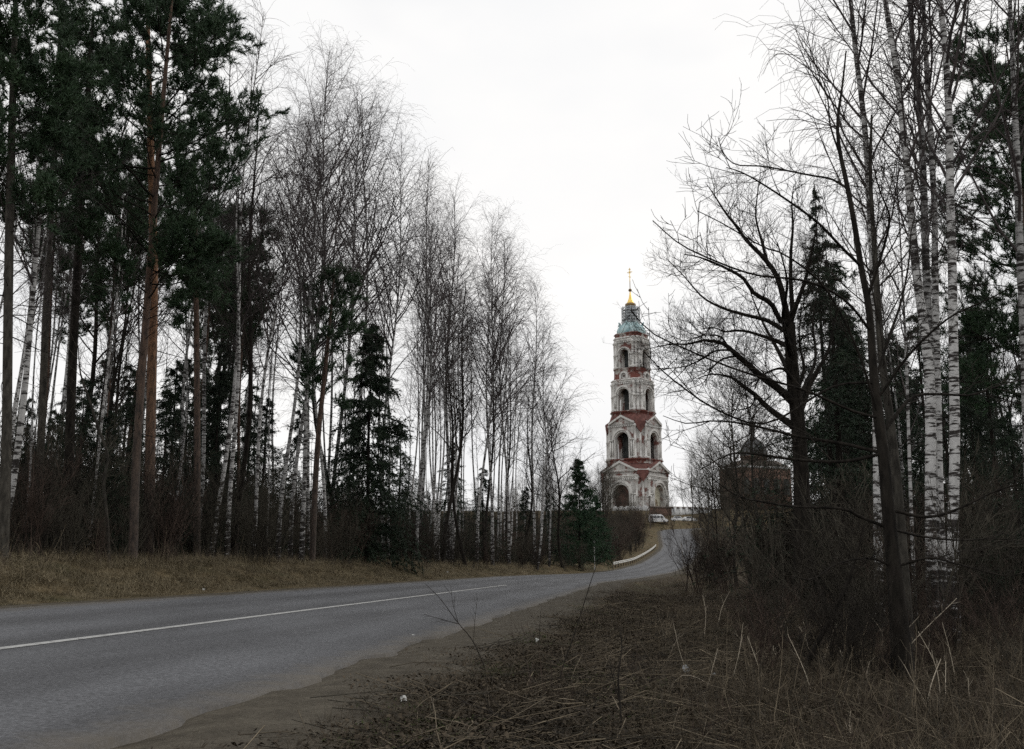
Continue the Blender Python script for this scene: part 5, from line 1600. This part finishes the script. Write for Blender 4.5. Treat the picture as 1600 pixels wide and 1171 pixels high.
def blade_mesh(seed, n, h0, h1, lean, mat, w=0.004, rad=0.12, seg=3):
    rg = np.random.default_rng(seed)
    base = np.column_stack([rg.normal(0, rad, n), rg.normal(0, rad, n), np.full(n, -0.02)])
    ph = rg.uniform(0, 6.28, n); L = rg.uniform(h0, h1, n)
    th = np.abs(rg.normal(lean[0], lean[1], n))
    P = np.empty((n, seg + 1, 3)); P[:, 0] = base
    for q in range(1, seg + 1):
        a = th * (0.5 + 0.9 * q / seg)
        d = np.column_stack([np.sin(a) * np.cos(ph), np.sin(a) * np.sin(ph), np.cos(a)])
        P[:, q] = P[:, q - 1] + d * (L / seg)[:, None]
        P[:, q, 2] = np.maximum(P[:, q, 2], 0.012)
    side = np.column_stack([-np.sin(ph), np.cos(ph), np.zeros(n)])[:, None, :] * (w * np.linspace(1, 0.25, seg + 1))[None, :, None]
    V = np.stack([P - side, P + side], 2)
    i = np.arange(n * (seg + 1) * 2).reshape(n, seg + 1, 2)
    F = np.stack([i[:, :-1, 0], i[:, :-1, 1], i[:, 1:, 1], i[:, 1:, 0]], -1).reshape(-1, 4)
    return MB().add(V, F).mesh('grass_tuft', MATS[mat])

def stem_mesh(seed, n, h0, h1, mat, lean=0.26, r=0.0033, side=3):
    rg = np.random.default_rng(seed)
    base = np.column_stack([rg.normal(0, 0.16, n), rg.normal(0, 0.16, n), np.full(n, -0.03)])
    ph = rg.uniform(0, 6.28, n); th = np.abs(rg.normal(0, lean, n)); L = rg.uniform(h0, h1, n)
    d = np.column_stack([np.sin(th) * np.cos(ph), np.sin(th) * np.sin(ph), np.cos(th)])
    P = np.empty((n, 5, 3)); P[:, 0] = base
    for q in range(1, 5):
        d = nrm(d + rg.normal(0, 0.07, (n, 3)))
        P[:, q] = P[:, q - 1] + d * (L / 4)[:, None]
    Rr = np.full((n, 5), r) * np.linspace(1.15, 0.6, 5)
    m = MB().tubes(P, Rr, 3)
    P2, R2, _ = spawn(P, Rr, rg, side, 0.45, 1.0, 0.13, (25, 55), 3, 0.2, 0.1, 0.02, 0.0016, 0.7)
    m.tubes(P2, R2, 3)
    return m.mesh('weed_stems', MATS[mat])

def litter_mesh(seed, n, mat, rad=0.35, s=0.03):
    rg = np.random.default_rng(seed)
    c = np.column_stack([np.clip(rg.normal(0, rad, n), -1.7 * rad, 1.7 * rad), np.clip(rg.normal(0, rad, n), -1.7 * rad, 1.7 * rad), rg.uniform(0.0, 0.03, n)])
    a = rg.uniform(0, 6.28, n); sz = s * rg.uniform(0.5, 1.3, n)
    u = np.column_stack([np.cos(a), np.sin(a), rg.normal(0, 0.45, n)]) * sz[:, None]
    v = np.column_stack([-np.sin(a), np.cos(a), rg.normal(0, 0.45, n)]) * sz[:, None] * 0.6
    k = np.column_stack([np.zeros(n), np.zeros(n), rg.uniform(-0.4, 0.6, n) * sz])
    V = np.stack([c - u, c + v + k, c + u, c - v + k], 1).reshape(-1, 3)
    i = np.arange(n * 4).reshape(n, 4)
    return MB().add(V, np.concatenate([i[:, [0, 1, 2]], i[:, [0, 2, 3]]])).mesh('leaf_litter', MATS[mat])

def stick_mesh(seed, n, mat, r=0.004):
    rg = np.random.default_rng(seed)
    c = np.column_stack([rg.normal(0, 0.3, n), rg.normal(0, 0.3, n), rg.uniform(0.01, 0.06, n)])
    a = rg.uniform(0, 6.28, n)
    d = np.column_stack([np.cos(a), np.sin(a), rg.normal(0.05, 0.12, n)])
    L = rg.uniform(0.25, 0.9, n)
    P = np.stack([c + d * (L * f)[:, None] + rg.normal(0, 0.012, (n, 3)) for f in (-.5, -.15, .2, .5)], 1)
    return MB().tubes(P, np.full((n, 4), r) * np.linspace(1, .5, 4), 3).mesh('fallen_twigs', MATS[mat])

rs_ = np.random.default_rng(55)
def filt(x, y, lo, hi, jit=0.5):
    H, L = ground(x, y)
    L2 = L + rs_.normal(0, jit, len(L))
    k = (L2 > lo) & (L2 < hi) & (np.abs(L) > A + 0.35)
    return np.stack([x[k], y[k], H[k]], 1), L[k]

def eul(n, tilt=0.12):
    return np.column_stack([rs_.normal(0, tilt, n), rs_.normal(0, tilt, n), rs_.uniform(0, 6.28, n)])

dry = [blade_mesh(700 + q, (70, 60, 80, 64)[q], 0.14, (0.36, 0.42, 0.30, 0.40)[q], ((1.25, 0.3), (1.05, 0.4), (1.4, 0.2), (0.95, 0.4))[q], 'grass_dry', 0.0048, 0.22) for q in range(4)]
drk = [blade_mesh(710 + q, (64, 54, 74, 60)[q], 0.12, (0.38, 0.45, 0.30, 0.5)[q], ((1.25, 0.3), (1.0, 0.4), (1.4, 0.15), (0.9, 0.45))[q], 'grass_dark', 0.0031, 0.24) for q in range(4)]
stm = [stem_mesh(720 + q, (6, 4, 8, 5)[q], 0.35, (0.8, 1.1, 0.7, 1.3)[q], ('weed_straw', 'twig_grey', 'twig_red', 'weed_straw')[q]) for q in range(4)]
lit = [litter_mesh(730 + q, 260, 'leaf_litter', 0.32, 0.017) for q in range(3)]
stk = [stick_mesh(740 + q, 10, ('twig_grey', 'weed_straw', 'weed_straw', 'twig_dark')[q], 0.0036) for q in range(4)]
mos = [litter_mesh(750 + q, 220, 'moss', 0.2, 0.011) for q in range(2)]

# left verge: pale matted grass
s = rs_.uniform(12, 165, 15000); s = 12 + (s - 12) * rs_.random(len(s)) ** 0.6
u = A + 0.75 + 8.5 * rs_.random(len(s))
P = road_pt(s, u)
P, L = filt(P[:, 0], P[:, 1], A + 0.7, A + 9.5, 0.25)
far = smooth((P[:, 1] - 40) / 70)
scatter('verge_grass', 'pale dry matted grass on the verge across the road', 'grass', P, eul(len(P), 0.2), rs_.uniform(0.6, 1.15, len(P)) * (1 + 0.4 * far) * np.where(L < A + 1.3, 0.55, 1.0), rs_.integers(0, 4, len(P)), dry)
k = (rs_.random(len(P)) < 0.16) & (L > A + 2.6)
scatter('verge_weeds', 'thin dead weed stems standing in the verge grass across the road', 'weeds', P[k], eul(k.sum(), 0.15), rs_.uniform(0.5, 1.1, k.sum()), rs_.integers(0, 4, k.sum()), stm)

# right foreground: dark litter, trampled grass, dead stems
def fan(n, y0, y1, wide=0.62, p=1.0):
    y = np.exp(rs_.uniform(math.log(y0), math.log(y1), n))
    x = rs_.uniform(-1, 1, n) * (wide * y + 2.0)
    return x, y
x, y = fan(14000, 3.2, 50)
P, L = filt(x, y, -70, -(A + 1.7), 0.3)
k = (rs_.random(len(P)) < 0.7) & (L < -(A + 1.35))
scatter('leaf_litter', 'brown fallen leaves covering the ground on the near side', 'leaf litter', P[k], eul(k.sum(), 0.1), rs_.uniform(0.8, 1.3, k.sum()) * (1 + 0.6 * smooth((P[k, 1] - 15) / 40)), rs_.integers(0, 3, k.sum()), lit)
x, y = fan(25000, 3.2, 80)
P, L = filt(x, y, -80, -(A + 1.55), 0.35)
m1 = wob(P[:, 0] + 3, P[:, 1], 0.5) + 0.35 * smooth((-L - A - 2) / 5) + rs_.normal(0, 0.35, len(P)) > -0.35
Pg, Lg = P[m1], L[m1]
scatter('dead_grass', 'trampled dark dead grass on the near side of the road', 'grass', Pg, eul(len(Pg), 0.22), rs_.uniform(0.5, 1.15, len(Pg)) * (0.45 + 0.55 * smooth((-Lg - A - 1.2) / 3)), rs_.integers(0, 4, len(Pg)), drk)
x, y = fan(11000, 3.6, 60)
P, L = filt(x, y, -60, -(A + 2.4), 0.8)
k = (rs_.random(len(P)) < np.clip((-L - A - 2.0) / 8, 0.03, 0.6)) & ((P[:, 1] > 8) | (L < -(A + 4.2))) & (P[:, 1] > 4.6)
P, L = P[k], L[k]
scatter('dead_weeds', 'dead weed stalks standing among the litter on the near side', 'weeds', P, eul(len(P), 0.42), rs_.uniform(0.3, 0.85, len(P)), rs_.integers(0, 4, len(P)), stm)
x, y = fan(11000, 3.4, 45)
P, L = filt(x, y, -40, -(A + 2.0), 0.3)
scatter('fallen_twigs', 'fallen twigs and stalks lying in the litter on the near side', 'twigs', P, eul(len(P), 0.1), rs_.uniform(0.6, 1.5, len(P)), rs_.integers(0, 4, len(P)), stk)
x, y = fan(5200, 3.4, 40)
P, L = filt(x, y, -40, -(A + 1.8), 0.3)
k = wob(P[:, 0], P[:, 1] + 5, 0.7) > 0.2
scatter('ground_moss', 'dull green moss patches between the litter on the near side', 'moss', P[k], eul(k.sum(), 0.1), rs_.uniform(0.7, 1.4, k.sum()), rs_.integers(0, 2, k.sum()), mos)
# hill slopes and inside of the bend: rougher, larger tufts
x = rs_.uniform(-15, 95, 8000); y = rs_.uniform(70, 300, 8000)
P, L = filt(x, y, -80, 80, 0.3)
P = P[np.abs(L) > A + 1.6]
scatter('hill_grass', 'dull brown grass on the hill slopes below the bell tower', 'grass', P, eul(len(P), 0.2), rs_.uniform(1.0, 1.9, len(P)) * np.where(P[:, 1] > 236, 0.5, 1.0), rs_.integers(0, 4, len(P)), [dry[0], drk[1], dry[2], drk[3]])

# brushwood too deep in the wood to count
x = rs_.uniform(-65, 25, 1900); y = rs_.uniform(22, 190, 1900)
P, L = filt(x, y, A + 12, 75, 0.5)
scatter('undergrowth', 'grey-brown brushwood filling the depth of the wood across the road', 'undergrowth', P, eul(len(P), 0.05), rs_.uniform(0.9, 2.1, len(P)), rs_.integers(0, 10, len(P)), [me for sh in shrubs for me in sh[:2]])
x = rs_.uniform(14, 70, 1100); y = rs_.uniform(30, 140, 1100)
P, L = filt(x, y, -75, -(A + 13), 0.5)
scatter('undergrowth', 'grey-brown brushwood filling the depth of the wood on the near side', 'undergrowth', P, eul(len(P), 0.05), rs_.uniform(0.8, 1.7, len(P)), rs_.integers(0, 10, len(P)), [me for sh in shrubs for me in sh[:2]])
x = rs_.uniform(-45, 42, 1500); y = rs_.uniform(105, 292, 1500)
P, L = filt(x, y, A + 5, 75, 0.5)
scatter('undergrowth', 'brown brushwood covering the slope between the wood and the bell tower', 'undergrowth', P, eul(len(P), 0.05), rs_.uniform(0.8, 1.5, len(P)) * np.where(rs_.random(len(P)) < 0.15, 1.7, 1.0), rs_.integers(0, 4, len(P)), [shrubs[0][0], shrubs[0][1], shrubs[3][0], shrubs[3][1]])
# the far wood on both sides, one mass
x = np.concatenate([rs_.uniform(-130, -40, 260), rs_.uniform(-60, 20, 150), rs_.uniform(60, 150, 180)]); y = np.concatenate([rs_.uniform(30, 240, 260), rs_.uniform(150, 285, 150), rs_.uniform(40, 200, 180)])
P, L = filt(x, y, -200, 200, 0.5)
k = (L > 45) | (L < -45)
P = P[k]
scatter('far_wood', 'far dark wood of spruce and birch closing the view behind the front trees', 'wood', P, eul(len(P), 0.02), rs_.uniform(0.6, 0.95, len(P)), rs_.integers(0, 6, len(P)), [spruces[0][0], spruces[0][2], spruces[2][2], bare_trees[0][1], back_birches[0][0], bare_trees[1][1]])

# ------------------------------------------------------------------ single plants and rubbish in the foreground
def px_ground(x, y):
    """where the ray of pixel (x, y) meets the ground"""
    Y = np.exp(np.linspace(math.log(2.5), math.log(120), 900))
    pts_ = np.array([at(x, y, q) for q in Y])
    H, _ = ground(pts_[:, 0], pts_[:, 1])
    j = np.argmax(pts_[:, 2] <= H)
    return np.array([pts_[j, 0], pts_[j, 1], H[j]])

def plant(name, label, cat, lines, mat, seed=1, twigs=0, tl=0.25, group=None):
    """lines: list of (pixel list, r0, r1); the first pixel of the first line is on the ground"""
    b = px_ground(*lines[0][0][0])
    t = thing(name, label, cat, b, 0, group)
    rg = np.random.default_rng(seed)
    tw = MB()
    for q, (pp, r0, r1) in enumerate(lines):
        k = len(pp)
        P = np.array([at(x, y, b[1] + (0.25 if q % 2 else -0.15) * i / k * (q > 0)) for i, (x, y) in enumerate(pp)]) - b
        if q == 0:
            P[0, 2] = -0.1
        P, Rr = dense(P, np.linspace(r0, r1, k), max(10, k * 3))
        part('stem' if q == 0 else 'branch', MB().tubes(P, Rr, 6), MATS[mat], t, True)
        if twigs:
            P1, R1, _ = spawn(P[None], Rr[None], rg, twigs, 0.3, 1.0, tl, (20, 55), 5, 0.25, 0.12, 0.01, 0.0022, 0.5)
            tw.tubes(P1, R1, 3)
    if twigs:
        part('twigs', tw, MATS[mat], t)['kind'] = 'stuff'
    return t
plant('bare_sapling', 'small dark budding sapling leaning over the asphalt edge', 'sapling', [([(764, 1046), (740, 1004), (716, 974), (688, 936), (664, 912)], 0.007, 0.002), ([(716, 974), (708, 945), (704, 915)], 0.004, 0.002), ([(716, 975), (690, 968), (662, 960)], 0.004, 0.002), ([(740, 1004), (742, 970), (746, 935)], 0.004, 0.002)], 'twig_dark', 5, 4, 0.12)
plant('tall_dry_stalk', 'tall single dark stalk arching up across the road view', 'stalk', [([(862, 1092), (880, 1040), (896, 996), (916, 932), (932, 884), (950, 850)], 0.008, 0.002)], 'twig_dark', 6, 5, 0.10)
plant('bare_sapling', 'slanting dark sapling with forked top left of the leaning tree', 'sapling', [([(1246, 1066), (1264, 1030), (1283, 994), (1310, 944), (1330, 895), (1340, 862), (1350, 820)], 0.045, 0.009), ([(1296, 970), (1285, 930), (1270, 890), (1262, 860)], 0.014, 0.004), ([(1320, 920), (1340, 890), (1375, 860)], 0.014, 0.004), ([(1335, 880), (1330, 850), (1334, 810)], 0.010, 0.003)], 'bark_dark', 7, 7, 0.4)
plant('bare_sapling', 'pale forked sapling at the inner edge of the road bend', 'sapling', [([(1070, 896), (1068, 880), (1066, 862), (1064, 848)], 0.03, 0.01), ([(1069, 880), (1076, 868), (1080, 852)], 0.025, 0.01)], 'twig_pale', 8, 5, 0.5)
plant('bare_sapling', 'thin knotted dark stem standing in the middle of the litter', 'sapling', [([(968, 1171), (970, 1120), (966, 1060), (972, 1010), (968, 985)], 0.012, 0.003), ([(969, 1100), (958, 1060), (952, 1030)], 0.005, 0.002)], 'twig_dark', 9, 9, 0.12)
plant('tall_dry_stalk', 'straight dark stem among the litter beside the asphalt', 'stalk', [([(842, 1010), (843, 985), (845, 955)], 0.006, 0.002)], 'twig_dark', 10, 4, 0.1)
rq = np.random.default_rng(66)
bent = [((1040, 1085), (1075, 1055), (1160, 1100), 'long pale bent stalk arching beside the crumpled litter'), ((975, 1072), (1030, 1068), (1100, 1112), 'long pale stalk lying towards the crumpled litter'), ((1400, 1045), (1425, 1005), (1495, 935), 'pale reed leaning against the foot of the dark leaning tree'),
        ((1200, 1000), (1215, 985), (1232, 968), 'short pale broken stem left of the slanting sapling'), ((1320, 1048), (1350, 1048), (1380, 1052), 'pale broken stalk lying flat before the leaning tree'), ((1408, 1105), (1412, 1120), (1420, 1165), 'pale kinked stalk below the leaning tree'),
        ((1328, 1171), (1330, 1150), (1327, 1130), 'short pale stub standing upright below the slanting sapling'), ((1445, 1120), (1455, 1070), (1470, 1030), 'pale upright reed right of the kinked stalk'), ((1100, 1000), (1103, 960), (1098, 930), 'pale upright reed at the edge of the thicket'), ((1120, 985), (1128, 950), (1140, 925), 'pale tilted reed at the edge of the thicket')]
for g0, g1, g2, lb in bent:
    b = px_ground(g0[0], max(g0[1], 985))
    t = thing('dry_stalk', lb, 'stalk', b, 0, 'pale dry stalks in the undergrowth')
    P = np.array([at(*g, b[1] + d) for g, d in ((g0, 0), (g1, 0.1), (g2, 0.25))]) - b
    P, Rr = dense(P, np.array([0.0065, 0.006, 0.004]), 12)
    part('stalk', MB().tubes(P, Rr, 5), MATS['twig_pale'], t)
    P1, R1, _ = spawn(P[None], Rr[None], rq, 4, 0.5, 1.0, 0.12, (20, 50), 3, 0.1, 0.1, 0.02, 0.002, 0.6)
    part('side_shoots', MB().tubes(P1, R1, 3), MATS['twig_pale'], t)['kind'] = 'stuff'

n = 0
while n < 30:
    px, py = rq.uniform(985, 1570), rq.uniform(960, 1120)
    b = px_ground(px, py)
    if ground(b[0], b[1])[1][0] > -(A + 3.5):
        continue
    n += 1
    where = 'left of the slanting sapling' if px < 1240 else ('between the slanting sapling and the leaning tree' if px < 1395 else 'right of the leaning tree')
    lean_ = abs(rq.normal(0.35, 0.35))
    t = thing('dry_stalk', 'thin straw-coloured dead stalk ' + where, 'stalk', b, 0, 'thin dead stalks in the undergrowth')
    a_ = rq.uniform(0, 6.28); L_ = rq.uniform(0.35, 0.95)
    d_ = np.array([math.sin(lean_) * math.cos(a_), math.sin(lean_) * math.sin(a_), math.cos(lean_)])
    kink = rq.normal(0, 0.25, 3)
    P = np.array([-0.05 * d_, d_ * L_ * 0.5, d_ * L_ * 0.5 + nrm(d_ + kink) * L_ * 0.5])
    P, Rr = dense(P, np.array([0.005, 0.0045, 0.003]), 9)
    part('stalk', MB().tubes(P, Rr, 5), MATS['twig_pale'], t)
    P1, R1, _ = spawn(P[None], Rr[None], rq, 3, 0.5, 1.0, 0.10, (20, 50), 3, 0.1, 0.1, 0.02, 0.002, 0.6)
    part('side_shoots', MB().tubes(P1, R1, 3), MATS['twig_pale'], t)['kind'] = 'stuff'

def crumpled(name, label, cat, px, size, mat, seed, parts_=()):
    b = px_ground(*px)
    t = thing(name, label, cat, b + np.array([0, 0, 0.02]), 0)
    def sheet(sd, w, h, off, rz, tilt):
        rg = np.random.default_rng(sd)
        n = 7
        gx_, gy_ = np.meshgrid(np.linspace(-w / 2, w / 2, n), np.linspace(0, h, n))
        z = rg.normal(0, 0.10 * w, gx_.shape) + 0.18 * w * np.sin(gx_ / w * 5 + sd)
        V = np.stack([gx_.ravel(), z.ravel(), gy_.ravel()], 1)
        ct_, st_ = math.cos(tilt), math.sin(tilt)
        V = np.stack([V[:, 0], V[:, 1] * ct_ + V[:, 2] * st_, -V[:, 1] * st_ + V[:, 2] * ct_], 1)
        ca, sa = math.cos(rz), math.sin(rz)
        V = np.stack([V[:, 0] * ca - V[:, 1] * sa, V[:, 0] * sa + V[:, 1] * ca, V[:, 2]], 1) + np.array(off)
        i = np.arange(n * n).reshape(n, n)
        f = np.stack([i[:-1, :-1], i[:-1, 1:], i[1:, 1:], i[1:, :-1]], -1).reshape(-1, 4)
        return MB().add(V, f).add(V + np.array([0, 0.004, 0.002]), f[:, ::-1])
    part('crumpled_sheet', sheet(seed, size, size * 0.9, (0, 0, 0), 0.3, 0.7), MATS[mat], t)
    for q, (mt, w, h, ox, oz, rz) in enumerate(parts_):
        part('torn_piece', sheet(seed + q + 1, w, h, (ox, -0.05 * q, oz), rz, 0.4), MATS[mt], t)
    return t
crumpled('litter', 'crumpled brown and grey packaging with white corners lying in the weeds', 'litter', (1088, 1066), 0.16, 'plastic_brown', 3, (('plastic_grey', 0.09, 0.16, -0.10, 0.04, 0.5), ('paper', 0.05, 0.07, 0.09, 0.0, -0.3), ('plastic_grey', 0.06, 0.15, 0.20, -0.04, -0.6)))
crumpled('litter', 'small crumpled white paper lying in the litter near the sandy shoulder', 'litter', (631, 1100), 0.05, 'paper', 4)
crumpled('litter', 'flat white scrap at the edge of the asphalt', 'litter', (646, 999), 0.06, 'paper', 5)
crumpled('litter', 'white scrap among dark weeds beside the sandy shoulder', 'litter', (841, 1006), 0.07, 'paper', 6)
crumpled('litter', 'tiny white scrap in the pale verge grass across the road', 'litter', (318, 924), 0.07, 'paper', 7)
crumpled('litter', 'white scrap at the far asphalt edge below the birches', 'litter', (699, 896), 0.15, 'paper', 8)
